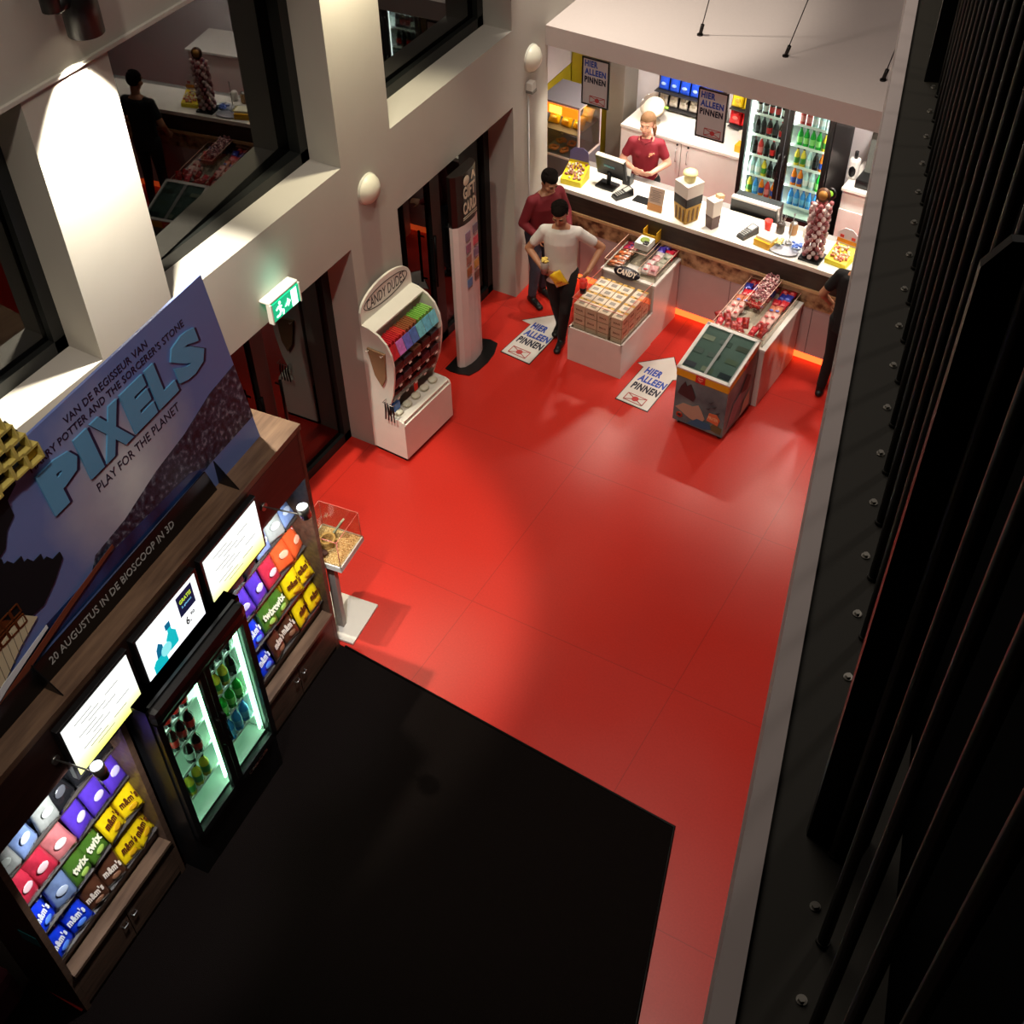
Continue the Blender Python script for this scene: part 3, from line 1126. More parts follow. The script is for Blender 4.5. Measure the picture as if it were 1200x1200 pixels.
far_back = [['dark blue', 'dark blue', 'brown', 'brown', 'gold', 'gold'],
            ['dark blue', 'dark blue', 'olive', 'olive', 'gold', 'gold'],
            ['lilac', 'lilac', 'purple', 'rose', 'red', 'red'],
            ['black', 'silver', 'black', 'silver', 'black', 'silver']]
RW = ['bottom', 'second', 'third', 'top']
for s0, rows, backs, wh in ((-3.33, near_rows, near_back, 'camera-end'), (-1.10, far_rows, far_back, 'counter-end')):
    for r_, z in enumerate((.62, .93, 1.24, 1.55)):
        for lay, row in ((0, rows[r_]), (1, backs[r_]), (2, backs[r_])):
            if lay == 2:
                continue
            for q, cname in enumerate(row):
                n_ = (-.055, -.125, -.25)[lay] - .03 * r_
                zz = z + .012 + (-n_ - .05 - .03 * r_) * .25 + .012 + .05 * lay
                s_ = s0 + (q + .5) * 1.05 / 6
                tx = R(-24 - random.uniform(-4, 4))
                M_ = Matrix.Rotation(KR + R(90), 4, 'Z') @ Matrix.Rotation(tx, 4, 'X') @ Matrix.Rotation(R(random.uniform(-9, 9)), 4, 'Y') @ Matrix.Rotation(R(random.uniform(-14, 14)), 4, 'Z')
                e = M_.to_euler()
                inst(BG[cname], 'candy_bag', CB(n_, s_, zz), e,
                     '%s candy bag, %s, %s shelf, %s rack, %s from camera' % (cname, ('front row', 'second row', 'rear row')[lay], RW[r_], wh, ORD[q]),
                     'candy bag', 'candy bags in the %s rack' % wh, (1, 1, random.uniform(.92, 1.04)))

# lamps on arms above each rack
for s_, lab in ((-2.76, 'small steel arm lamp lighting the camera-end candy rack'), (-.55, 'small steel arm lamp lighting the counter-end candy rack')):
    t = thing('arm_lamp', lab, 'lamp', CB(0, s_, 2.20), KR, 'arm lamps on the snack cabinet')
    b = MB()
    b.cyl((0, 0, 0), (.012, 0, 0), .03, STEEL)
    b.cyl((0, 0, 0), (.33, 0.02, .03), .006, STEEL)
    b.build('arm', t)
    b = MB()
    b.cyl((.335, .02, .02), (.315, .02, .11), .038, STEEL, r1=.045)
    b.build('lamp_head', t)
    b = MB()
    b.cyl((.337, .02, .018), (.336, .02, .022), .034, emis('arm_lens', (240, 246, 255), 14))
    b.cyl((.3145, .02, .111), (.314, .02, .114), .037, emis('arm_glow', (236, 244, 255), 5))
    b.build('lens', t)
    spot(CB(.345, s_ + .02, 2.20), CB(-.16, s_, 1.05), 105, (0.93, 0.96, 1.0), 88, 0.6, .03, 'arm_light')
    spot(CB(.345, s_ + .02, 2.20), CB(.0, s_, .3), 6, (0.93, 0.96, 1.0), 130, 0.9, .03, 'arm_light')

# screens
Mscr = lambda: frame((0, 1, 0), (0, 0, 1))
def scr_mat():
    m = bpy.data.materials.new('menu_screen')
    m.use_nodes = True
    nt = m.node_tree
    b_ = nt.nodes['Principled BSDF']
    tc = nt.nodes.new('ShaderNodeTexCoord')
    sx = nt.nodes.new('ShaderNodeSeparateXYZ')
    nt.links.new(tc.outputs['Object'], sx.inputs[0])
    mr = nt.nodes.new('ShaderNodeMapRange')
    mr.inputs['From Min'].default_value = 0.02
    mr.inputs['From Max'].default_value = 0.17
    nt.links.new(sx.outputs['Z'], mr.inputs[0])
    mx = nt.nodes.new('ShaderNodeMix')
    mx.data_type = 'RGBA'
    mx.inputs[6].default_value = rgb(246, 246, 120)
    mx.inputs[7].default_value = rgb(250, 252, 246)
    nt.links.new(mr.outputs[0], mx.inputs[0])
    b_.inputs['Base Color'].default_value = (0.02, 0.02, 0.02, 1)
    nt.links.new(mx.outputs[2], b_.inputs['Emission Color'])
    b_.inputs['Emission Strength'].default_value = 1.5
    return m


SCR = scr_mat()
TXT = mat('screen_text_grey', (120, 120, 120), .6)
for q, (s0, lab) in enumerate(((-1.30, 'white menu screen at the counter end of the snack cabinet'), (-2.00, 'menu screen with turquoise bottles and a price on the snack cabinet'), (-2.70, 'white menu screen at the camera end of the snack cabinet'))):
    t = thing('menu_screen', lab, 'screen', CB(.012, s0, 1.965), KR, 'menu screens on the snack cabinet')
    W, H = .62, .455
    b = MB()
    b.box((.02, W / 2, H / 2), (.045, W + .03, H + .03), mat('screen_body', (18, 18, 20), .3), bevel=.004)
    b.build('bezel', t)
    b = MB()
    b.box((.044, W / 2, H / 2), (.004, W - .02, H - .02), SCR if q != 1 else emis('screen_white', (246, 250, 252), 1.4))
    b.build('display', t)
    Mf = frame((0, 1, 0), (0, 0, 1), (.0465, 0, 0))
    b = MB()
    if q != 1:
        for i_ in range(9):
            zz = H - .07 - i_ * .038
            x0 = .10 + (i_ % 3) * .05
            b.prism([(x0, zz), (x0 + .16, zz), (x0 + .16, zz + .004), (x0, zz + .004)], 0, .001, TXT, Mf)
            if i_ % 2:
                b.prism([(x0 + .22, zz), (x0 + .34, zz), (x0 + .34, zz + .004), (x0 + .22, zz + .004)], 0, .001, TXT, Mf)
        b.build('text_lines', t)
    else:
        TQ = emis('screen_teal', (20, 190, 200), 1.0)
        TD = emis('screen_deep_teal', (10, 110, 150), .9)
        DB = emis('screen_dark_blue', (22, 32, 70), .7)
        GY = emis('screen_green_text', (200, 230, 60), 1.0)
        b.lathe([(0, 0), (.045, 0), (.05, .01), (.05, .11), (.02, .15), (.018, .18), (0, .18)], TQ, 12, Mf @ frame((1, 0, 0), (0, 1, 0), (.28, .10, 0)) @ Matrix.Rotation(R(-90), 4, 'X') @ Matrix.Diagonal((1, .03, 1, 1)))
        b.prism([(.07, .04), (.20, .04), (.20, .12), (.17, .15), (.10, .15), (.07, .12)], 0, .001, TQ, Mf)
        b.prism([(.12, .15), (.19, .15), (.19, .22), (.16, .26), (.13, .22)], 0, .001, TD, Mf)
        b.cyl(Mf @ Vector((.21, .15, .001)), Mf @ Vector((.21, .15, .002)), .05, emis('screen_pale_teal', (140, 230, 235), 1.1), seg=20)
        b.prism([(.25, .28), (.30, .28), (.30, .33), (.25, .33)], 0, .001, TD, Mf)
        b.build('bottle_picture', t)
        b = MB()
        b.prism([(.40, .24), (.56, .24), (.56, .42), (.40, .42)], 0, .001, DB, Mf)
        b.text('GRATIS', .12, .035, GY, Mf @ Matrix.Translation((.42, .34, .001)), .03)
        b.text('2 glazen', .10, .022, emis('screen_text_blue', (120, 190, 230), 1), Mf @ Matrix.Translation((.43, .295, .001)), .01)
        b.build('offer_box', t)
        b = MB()
        b.text('6.', .05, .07, TXT, Mf @ Matrix.Translation((.43, .13, 0)), .02)
        b.text('90', .04, .03, TXT, Mf @ Matrix.Translation((.485, .17, 0)), .02)
        b.build('price', t)

# ------------------------------------------------------------------ film poster standee
TH = R(7.5)
po = thing('poster_standee', 'big leaning blue PIXELS film poster on top of the snack cabinet', 'poster', CB(-.19, -.21, 2.50), KR)
PM = frame((0, 1, 0), (-math.sin(TH), 0, math.cos(TH)))


def sky_mat():
    m = bpy.data.materials.new('poster_print')
    m.use_nodes = True
    nt = m.node_tree
    b_ = nt.nodes['Principled BSDF']
    b_.inputs['Roughness'].default_value = .33
    tc = nt.nodes.new('ShaderNodeTexCoord')
    nz = nt.nodes.new('ShaderNodeTexNoise')
    nz.inputs['Scale'].default_value = 1.7
    nz.inputs['Detail'].default_value = 5
    nt.links.new(tc.outputs['Object'], nz.inputs[0])
    # printed sky: deep blue, printed haze and painted lamp glare paling the lower middle
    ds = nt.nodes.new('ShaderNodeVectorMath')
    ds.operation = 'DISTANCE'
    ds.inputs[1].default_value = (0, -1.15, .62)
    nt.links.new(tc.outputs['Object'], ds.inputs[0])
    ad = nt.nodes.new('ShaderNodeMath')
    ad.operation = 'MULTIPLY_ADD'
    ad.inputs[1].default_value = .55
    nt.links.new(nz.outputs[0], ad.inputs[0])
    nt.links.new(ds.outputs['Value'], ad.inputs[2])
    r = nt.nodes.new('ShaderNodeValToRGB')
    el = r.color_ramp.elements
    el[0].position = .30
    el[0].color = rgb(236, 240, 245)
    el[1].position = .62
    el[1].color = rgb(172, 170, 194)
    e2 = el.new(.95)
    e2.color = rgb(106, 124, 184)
    nt.links.new(ad.outputs[0], r.inputs[0])
    nt.links.new(r.outputs[0], b_.inputs['Base Color'])
    return m


PW, PH = 3.0, 1.32
b = MB()
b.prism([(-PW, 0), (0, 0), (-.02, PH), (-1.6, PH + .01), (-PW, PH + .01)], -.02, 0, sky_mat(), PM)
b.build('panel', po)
b = MB()
CITY = ramp_mat('poster_city', [(0.38, (20, 26, 42)), (0.55, (48, 58, 80)), (0.72, (130, 140, 156))], 26, .35, detail=10)
SEA = ramp_mat('poster_sea', [(0.3, (16, 26, 60)), (0.7, (40, 70, 130))], 4, .35)
b.prism([(-1.80, .18), (0, .18), (-.01, .62), (-.30, .60), (-.62, .52), (-.95, .48), (-1.30, .40), (-1.6, .38)], 0, .0015, CITY, PM)
b.prism([(-2.62, .18), (-.55, .18), (-.70, .26), (-1.45, .30), (-2.1, .30)], .0015, .003, SEA, PM)
b.build('city_print', po)
b = MB()
HILL = mat('poster_dark_shape', (20, 20, 26), .7, spec=.2)
pts = [(-PW, .45), (-2.3, .45), (-2.05, .42), (-1.92, .48), (-1.80, .56)]
x, y = -1.80, .56
for i_ in range(7):
    pts += [(x - .03 * (i_ % 2), y + .045), (x - .06, y + .045)]
    x, y = x - .055, y + .045
x, y = -2.08, .95
pts += [(-2.08, .90), (-2.02, .98), (-1.94, 1.02), (-1.93, 1.12), (-1.84, 1.16), (-1.83, 1.25), (-1.74, 1.28), (-1.74, 1.36), (-1.68, 1.40), (-1.72, 1.50), (-PW, 1.50)]
b.prism(pts, .004, .010, HILL, PM)
b.build('dark_cutout', po)
b = MB()
YC = mat('lattice_cream', (196, 178, 96), .5)
for i_ in range(9):
    for j_ in range(5):
        x = -1.70 - i_ * .11 - j_ * .045
        y = 1.26 + j_ * .095 + (i_ % 3) * .012 - i_ * .0
        if j_ == 4 and i_ < 1:
            continue
        for dx, dy, sx, sy in ((0, .045, .10, .012), (0, -.045, .10, .012), (-.05, 0, .012, .10), (.05, 0, .012, .10)):
            b.box((x + dx, y + dy, .04), (sx, sy, .07), YC, PM)
        if (i_ + j_) % 3 == 0:
            b.box((x, y, .02), (.088, .078, .02), mat('lattice_gold', (200, 160, 30), .4), PM)
b.build('lattice_edge', po)
b = MB()
YG = mat('print_gold', (214, 168, 24), .4)
WB = mat('print_ivory', (220, 208, 176), .4)
b.prism([(-PW, .10), (-2.60, .26), (-2.36, .42), (-2.24, .50), (-2.36, .62), (-PW, .66)], .010, .012, YG, PM)
b.prism([(-PW, .02), (-2.58, .20), (-2.30, .34), (-2.12, .40), (-2.20, .50), (-PW, .34)], .012, .014, WB, PM)
for i_ in range(16):
    x = -2.98 + i_ * .05
    b.prism([(x, .02 + i_ * .022), (x + .005, .02 + i_ * .022), (x + .03, .33 + i_ * .010), (x + .025, .33 + i_ * .010)], .014, .0145, mat('print_grey', (130, 120, 100), .4), PM)
for i_ in range(8):
    x, y = -2.22 - (i_ % 4) * .07, .47 + (i_ // 4) * .08
    for dx, dy, sx, sy in ((0, .03, .06, .008), (0, -.03, .06, .008), (-.03, 0, .008, .06), (.03, 0, .008, .06)):
        b.box((x + dx, y + dy, .016), (sx, sy, .006), mat('print_yellow', (240, 220, 60), .4), PM)
b.build('tower_print', po)
b = MB()
b.prism([(-PW, -.0), (-2.5, .14), (-1.9, .26), (-1.47, .33), (-1.47, .355), (-1.9, .30), (-2.5, .19), (-PW, .04)], .015, .018, mat('print_rust', (120, 62, 44), .4), PM)
b.prism([(-PW, .06), (-2.5, .20), (-2.1, .285), (-2.1, .31), (-2.5, .25), (-PW, .12)], .015, .017, mat('print_blue', (50, 110, 160), .4), PM)
b.build('shore_print', po)
# black footer strip and lettering
b = MB()
b.prism([(-PW, 0), (-.56, 0), (-.60, .19), (-2.55, .17), (-PW, .10)], .018, .026, mat('poster_black', (12, 11, 12), .35), PM)
b.build('footer', po)
b = MB()
LT = mat('letters_ice', (96, 160, 205), .35)
LS = mat('letters_shadow', (30, 34, 70), .4)
glyph = dict(zip('PIXELS', [(-1.72, .30), (-1.40, .12), (-1.26, .26), (-.98, .22), (-.74, .20), (-.52, .30)]))
for ch, (x, w_) in glyph.items():
    b.text(ch, w_, .29, LS, PM @ Matrix.Translation((x + .025, .795, .002)), .07, .004)
    b.text(ch, w_, .29, LT, PM @ Matrix.Translation((x, .81, .008)), .07, .006)
b.build('title_lettering', po)
b = MB()
LN = mat('letters_navy', (24, 26, 56), .4)
b.text('VAN DE REGISSEUR VAN', .76, .05, LN, PM @ Matrix.Translation((-1.39, 1.205, .002)), .01)
b.build('credit_line', po)
b = MB()
b.text("HARRY POTTER AND THE SORCERER'S STONE", 1.42, .05, LN, PM @ Matrix.Translation((-1.72, 1.13, .002)), .01)
b.build('credit_line', po)
b = MB()
b.text('PLAY FOR THE PLANET', .80, .06, LN, PM @ Matrix.Translation((-1.38, .69, .002)), .0)
b.build('slogan_line', po)
b = MB()
b.text('20 AUGUSTUS IN DE BIOSCOOP IN 3D', 1.20, .055, mat('letters_grey', (176, 176, 176), .4), PM @ Matrix.Translation((-2.20, .075, .027)), .005)
b.build('date_line', po)
for s_ in (-.50, -2.31):
    b = MB()
    b.prism([(.0, 0), (.16, 0), (.0, .20)], -.004, .004, mat('poster_black'), frame((1, 0, 0), (0, 0, 1), (0, s_, 0)))
    b.build('brace', po)
b = MB()
b.hexa([(-.30, -2.9, 0), (-.20, -2.9, 0), (-.20, -.2, 0), (-.30, -.2, 0), (-.19, -2.9, .9), (-.17, -2.9, .9), (-.17, -.2, .9), (-.19, -.2, .9)], mat('card_brown', (120, 100, 80), .8))
b.build('easel', po)

# ------------------------------------------------------------------ acrylic donation stand
st = thing('display_stand', 'white pedestal with clear acrylic box of pale gravel at the end of the snack cabinet', 'display stand', (-4.66, 5.0, 0), .12)
b = MB()
b.box((-.02, 0, .012), (.46, .46, .024), mat('stand_white', (216, 208, 196), .4), bevel=.004)
b.build('base', st)
b = MB()
b.box((.02, -.08, .44), (.07, .05, .84), mat('stand_grey', (150, 140, 130), .4))
b.build('post', st)
b = MB()
b.box((0, 0, .885), (.38, .38, .03), mat('stand_white'))
for x, y, sx, sy in ((-.185, 0, .01, .38), (.185, 0, .01, .38), (0, -.185, .38, .01), (0, .185, .38, .01)):
    b.box((x, y, .91), (sx, sy, .03), mat('stand_white'))
b.build('tray', st)
b = MB()
for x, y, sx, sy in ((-.178, 0, .005, .36), (.178, 0, .005, .36), (0, -.178, .36, .005), (0, .178, .36, .005)):
    b.box((x, y, 1.05), (sx, sy, .30), CLEAR)
b.box((0, 0, 1.202), (.36, .36, .005), CLEAR)
for x, y in ((-.178, -.178), (.178, -.178), (.178, .178), (-.178, .178)):
    b.cyl((x, y, .90), (x, y, 1.20), .003, mat('acrylic_edge', (220, 120, 110), .3), seg=6)
b.tube([(-.178, -.178, 1.203), (.178, -.178, 1.203), (.178, .178, 1.203), (-.178, .178, 1.203)], .003, mat('acrylic_edge'), 6, True)
b.build('acrylic_cover', st)
b = MB()
GR = ramp_mat('gravel_sand', [(0.3, (150, 110, 60)), (0.55, (214, 180, 120)), (0.7, (240, 220, 180))], 90, .8, detail=3, bump=.6)
b.box((0, 0, .912), (.352, .352, .022), GR)
for i_ in range(220):
    x, y = random.uniform(-.165, .165), random.uniform(-.165, .165)
    b.ell((x, y, .924), (.009, .007, .005), GR, 5)
o = tag(b.build('gravel', None, (-4.66, 5.0, 0), .12), 'pale sandy gravel filling the tray of the acrylic stand', 'gravel', None, 'stuff')
t = thing('rope_coil', 'coiled tan rope lying on the gravel in the acrylic box', 'rope', (-4.69, 4.98, .934), 0)
b = MB()
pts = []
for i_ in range(70):
    a = i_ / 70 * 5 * math.pi * 1.6
    pts.append((.055 * math.cos(a) + i_ * .0003, .065 * math.sin(a), .012 + i_ * .0012))
b.tube(pts, .012, mat('rope_tan', (190, 150, 84), .8, noise=.2, nscale=60), 7)
b.build('coil', t)
b = MB()
b.ell((.03, -.09, .02), (.05, .03, .02), mat('rope_dark', (70, 40, 36), .7), 10)
b.build('knot', t)
t = thing('banknote_roll', 'rolled pale green banknote stuck upright in the acrylic box', 'banknote', (-4.72, 5.10, .93), 0)
b = MB()
Mr = Matrix.Rotation(R(28), 4, 'Y') @ Matrix.Rotation(R(-12), 4, 'X')
b.box((0, 0, .10), (.014, .055, .20), mat('note_green', (190, 206, 186), .5), Mr)
b.build('note', t)
b = MB()
for z in (.05, .10, .15):
    b.box((.0078, 0, z), (.002, .045, .016), mat('note_print', (70, 100, 80), .5), Mr)
b.build('print_bands', t)

# ------------------------------------------------------------------ candy pick-and-mix stand
cs = thing('pick_and_mix_stand', 'white curved CANDY DUDES pick and mix stand with tiers of bins against the pier', 'candy stand', (-5.63, 6.90, 0), -.055)
W = .76
IV = mat('stand_ivory', (238, 232, 220), .3)
prof = [(0, .05), (.40, .05), (.40, .46), (.385, .50), (.34, .515), (.20, .515), (.235, .62), (.30, .80), (.335, 1.0), (.345, 1.15), (.33, 1.28), (.28, 1.39), (.20, 1.46), (.10, 1.50), (0, 1.51)]
for y in (0, W - .02):
    b = MB()
    b.prism(prof, y, y + .02, IV, Matrix(((1, 0, 0, 0), (0, 0, 1, 0), (0, 1, 0, 0), (0, 0, 0, 1))))
    b.build('side_panel', cs)
b = MB()
b.box((.375, W / 2, .26), (.05, W - .04, .42), IV)
b.box((.30, W / 2, .503), (.17, W - .04, .02), IV)
b.build('base_box', cs)
b = MB()
b.box((.19, W / 2, .025), (.36, W - .04, .05), BLACKM)
b.build('plinth', cs)
b = MB()
b.box((.012, W / 2, 1.0), (.024, W - .04, 1.0), IV)
b.build('back_board', cs)
b = MB()
b.hexa([(.02, .02, 1.50), (.16, .02, 1.46), (.16, W - .02, 1.46), (.02, W - .02, 1.50), (.02, .02, 1.515), (.16, .02, 1.478), (.16, W - .02, 1.478), (.02, W - .02, 1.515)], IV)
b.build('top_shelf', cs)
hd = []
for i_ in range(17):
    a = math.pi * i_ / 16
    hd.append((W / 2 - (W / 2) * math.cos(a), 1.56 + .25 * math.sin(a) ** .75))
hd = [(0, 1.48)] + hd + [(W, 1.48)]
Mh = frame((0, 1, 0), (0, 0, 1))
b = MB()
b.prism(hd, .0, .022, IV, Mh)
ho = b.build('header', cs)
b = MB()
IK = mat('logo_ink', (50, 44, 40), .5)
b.text('CANDY DUDES', .56, .11, IK, Mh @ Matrix.Translation((.10, 1.60, .023)), .0)
b.build('lettering', ho)
b = MB()
pl = [Vector((W / 2 + (.32) * math.cos(a), 1.655 + .095 * math.sin(a), .024)) for a in [2 * math.pi * i_ / 28 for i_ in range(28)]]
b.tube([Mh @ p for p in pl], .004, IK, 5, True)
b.build('logo_ring', ho)
BIN = glass('bin_acrylic', (220, 214, 214), 1.3, .05)
SW = [mat('sweet_%d' % i_, c_, .4, noise=.3, nscale=60, bump=.5) for i_, c_ in enumerate(((70, 36, 34), (110, 60, 80), (60, 54, 62), (96, 84, 90), (120, 70, 50), (50, 44, 40)))]
topc = [(190, 30, 40), (200, 40, 44), (210, 60, 50), (150, 84, 50), (150, 90, 54), (120, 180, 70), (130, 190, 80), (140, 196, 90)]
lab_c = [(200, 40, 50), (210, 120, 200), (110, 110, 200), (90, 120, 190), (120, 200, 220), (110, 190, 230), (120, 200, 240)]
# top tier with upright sweet sticks
b = MB()
for i_ in range(26):
    y = .05 + i_ * .026
    c_ = topc[min(7, i_ * 8 // 26)]
    b.box((.20 + .01 * (i_ % 2), y, 1.33), (.14, .018, .06), mat('stick_%d' % min(7, i_ * 8 // 26), c_, .35), Matrix.Translation((0, 0, 0)) @ Matrix.Rotation(0, 4, 'Y'))
b.build('sweet_sticks', cs)['kind'] = 'stuff'
for i_ in range(7):
    b = MB()
    y = .03 + i_ * .101
    b.hexa([(.325, y, 1.20), (.329, y, 1.20), (.329, y + .095, 1.20), (.325, y + .095, 1.20), (.280, y, 1.33), (.284, y, 1.33), (.284, y + .095, 1.33), (.280, y + .095, 1.33)], mat('flavour_%d' % i_, lab_c[i_], .35, noise=.5, nscale=25))
    b.build('flavour_card', cs)
for r_, (z, x) in enumerate(((1.04, .335), (.86, .315), (.68, .27))):
    b = MB()
    b.box(((x - .03) / 2 + .01, W / 2, z - .0), (x - .03, W - .04, .012), IV)
    b.build('tier_shelf', cs)
    for i_ in range(5):
        y = .03 + i_ * .141
        b = MB()
        b.box((x - .06, y + .068, z + .05), (.10, .125, .07), SW[(i_ * 2 + r_) % 6])
        b.build('sweets', cs)['kind'] = 'stuff'
        b = MB()
        b.hexa([(x, y, z + .01), (x + .004, y, z + .01), (x + .004, y + .135, z + .01), (x, y + .135, z + .01), (x + .012, y, z + .11), (x + .016, y, z + .11), (x + .016, y + .135, z + .11), (x + .012, y + .135, z + .11)], BIN)
        b.box((x - .06, y, z + .06), (.12, .004, .10), BIN)
        b.build('bin_front', cs)
        b = MB()
        b.box((x + .012, y + .068, z + .018), (.006, .035, .018), mat('price_tab', (240, 226, 214), .4))
        b.build('price_tab', cs)
for i_ in range(5):
    b = MB()
    y = .09 + i_ * .138
    b.ell((.27, y, .535), (.045, .05, .022), mat('tub_lid', (226, 220, 196), .35), 14)
    b.cyl((.27, y, .512), (.27, y, .532), .048, CLEAR)
    b.build('tub', cs)
b = MB()
b.box((.24, .09, .60), (.05, .08, .09), mat('blue_card', (60, 120, 200), .4), Matrix.Rotation(0, 4, 'X'))
b.build('blue_card', cs)
# bags and tongs on the camera-side panel
t = thing('paper_bags', 'brown paper bags on a wire hook on the side of the candy stand', 'paper bags', (-5.45, 6.885, 1.05), -.055)
b = MB()
b.prism([(-.11, .24), (.09, .24), (.07, -.05), (.02, -.16), (-.05, -.05)], 0, .02, mat('kraft_paper', (150, 116, 84), .8), frame((1, 0, 0), (0, 0, 1), (0, -.0, 0)))
b.build('bag_stack', t)
b = MB()
for x in (-.09, .07):
    b.tube([(x, .01, .22), (x, -.05, .22), (x, -.055, .24)], .004, mat('hook_white', (230, 226, 216), .3), 6)
b.build('hook', t)
t = thing('serving_tongs', 'black serving tongs hanging from a hook on the side of the candy stand', 'tongs', (-5.36, 6.87, .62), -.055, 'tongs on the candy stand')
for i_ in range(4):
    b = MB()
    x = -.05 + i_ * .03
    b.tube([(x, -.02, .10), (x + .008, -.025, .02), (x - .005 + i_ * .004, -.025, -.10)], [.007, .010, .008], BLACK, 7)
    b.build('tong', t)
b = MB()
b.tube([(-.06, .02, .11), (-.06, -.04, .11), (.06, -.04, .11), (.06, .02, .11)], .004, STEEL, 6)
b.build('hook', t)

# ------------------------------------------------------------------ gift card totem
gt = thing('gift_card_totem', 'tall GIFT CARD totem, black above and white below, on a black foot', 'totem', (-5.52, 8.545, 0), -.02)
b = MB()
Mi = Matrix.Rotation(.02, 2)
bp = [tuple(Mi @ Vector((x + 5.52, y - 8.545))) for x, y in ((-5.67, 8.26), (-5.60, 8.245), (-5.50, 8.25), (-5.39, 8.28), (-5.345, 8.40), (-5.33, 8.56), (-5.345, 8.72), (-5.40, 8.88), (-5.50, 8.90), (-5.60, 8.87), (-5.67, 8.56))]
b.prism(bp, 0, .012, BLACK)
b.build('foot', gt)
cv = [(-.05, -.20), (-.01, -.205), (.03, -.17), (.055, -.09), (.062, 0), (.055, .09), (.03, .17), (-.01, .205), (-.05, .20)]
cut = 1.70
b = MB()
b.prism(cv, .012, cut, mat('totem_white', (222, 206, 202), .35))
b.build('lower_panel', gt)
b = MB()
b.prism([(x, y) for x, y in cv], cut, 2.24, mat('totem_black', (20, 15, 13), .35))
b.build('upper_panel', gt)
b = MB()
CRM = mat('totem_cream', (214, 200, 176), .5)
Mg = lambda y, z: frame((0, 1, 0), (0, 0, 1), (.064, y, z))
b.text('GIFT', .20, .13, CRM, Mg(-.10, 1.97), .03)
b.text('CARD', .22, .13, CRM, Mg(-.11, 1.81), .03)
for z in (1.785, 1.765):
    b.box((.0645, 0, z), (.002, .24, .006), CRM)
b.build('lettering', gt)
b = MB()
b.lathe([(0, .002), (.045, .002), (.05, 0)], CRM, 20, Mg(-.04, 2.155))
b.prism([(.04, 2.13), (.055, 2.13), (.075, 2.17), (.095, 2.13), (.11, 2.13), (.085, 2.21), (.065, 2.21)], .064, .066, CRM, frame((0, 1, 0), (0, 0, 1)))
b.build('emblem', gt)
cc_ = [(150, 130, 160), (120, 110, 130), (150, 100, 130), (220, 90, 110), (170, 120, 110), (130, 120, 150), (170, 110, 70), (200, 160, 90), (100, 140, 190), (120, 90, 80)]
for i_ in range(10):
    b = MB()
    y = -.055 if i_ % 2 == 0 else .075
    z = 1.56 - (i_ // 2) * .135 + (.02 if i_ % 2 else 0)
    b.box((.064, y, z), (.004, .085, .09), mat('gift_card_%d' % i_, cc_[i_], .3, noise=.5, nscale=30))
    b.box((.064, y, z - .058), (.003, .07, .012), mat('card_caption', (150, 130, 126), .5))
    b.build('card', gt)

# ------------------------------------------------------------------ carton bin in front of the counter
MW = mat('module_white', (214, 198, 192), .35)
bn = thing('display_plinth', 'low white plinth in front of the counter holding the cartons', 'display plinth', CN(1.08, -1.26, 0), CR)
b = MB()
b.box((.315, .33, .165), (.63, .66, .33), MW)
b.build('base', bn)
b = MB()
for c_, d_ in (((.315, .01, .375), (.63, .02, .09)), ((.01, .33, .375), (.02, .66, .09)), ((.62, .33, .375), (.02, .66, .09))):
    b.box(c_, d_, MW)
b.build('rim', bn)
b = MB()
for c_, d_ in (((.315, .03, .57), (.58, .006, .42)), ((.028, .34, .57), (.006, .62, .42)), ((.602, .34, .57), (.006, .62, .42))):
    b.box(c_, d_, CLEAR)
b.tube([(.028, .65, .78), (.028, .03, .78), (.602, .03, .78), (.602, .65, .78)], .004, mat('acrylic_edge'), 6)
b.build('acrylic_bin', bn)
b = MB()
CW = mat('carton_white', (226, 206, 186), .5, noise=.05)
CG = mat('carton_gold', (216, 166, 70), .5)
CP = mat('carton_print', (120, 92, 84), .5)
cw, cd_, chh = .134, .134, .122
b.box((0, 0, chh / 2 + .004), (cw - .006, cd_ - .006, chh - .010), CW)
b.box((0, 0, .004), (cw - .012, cd_ - .012, .008), mat('carton_edge', (120, 90, 70), .6))
b.box((0, .052, chh), (cw - .008, .028, .003), CG)
b.box((0, .052, chh + .002), (.04, .012, .002), BLACK)
b.box((0, -.01, chh), (.06, .045, .002), mat('carton_grey', (150, 140, 130), .5))
b.text('SNACK', .08, .022, CP, frame((1, 0, 0), (0, 0, 1), (-.04, -cd_ / 2 + .002, .05)), .02)
b.text('SNACK', .08, .022, CP, frame((0, 1, 0), (0, 0, 1), (cw / 2 - .002, -.04, .05)), .02)
carton = b.mesh('snack_carton')
for L_ in range(3):
    for row in range(4):
        for c_ in range(4):
            if L_ < 2 and 0 < row and c_ < 3:
                continue
            x = .10 + c_ * .137 + (.022 if c_ == 3 else 0)
            y = .115 + row * .138
            inst(carton, 'snack_carton', CN(1.08 + x, -1.26 + y, .331 + L_ * .123), (0, 0, CR),
                 'white gold carton, %s layer, %s row from front, %s column from the pier' % (('bottom', 'middle', 'top')[L_], ORD[row], ORD[c_]),
                 'carton', 'snack cartons in the low plinth')

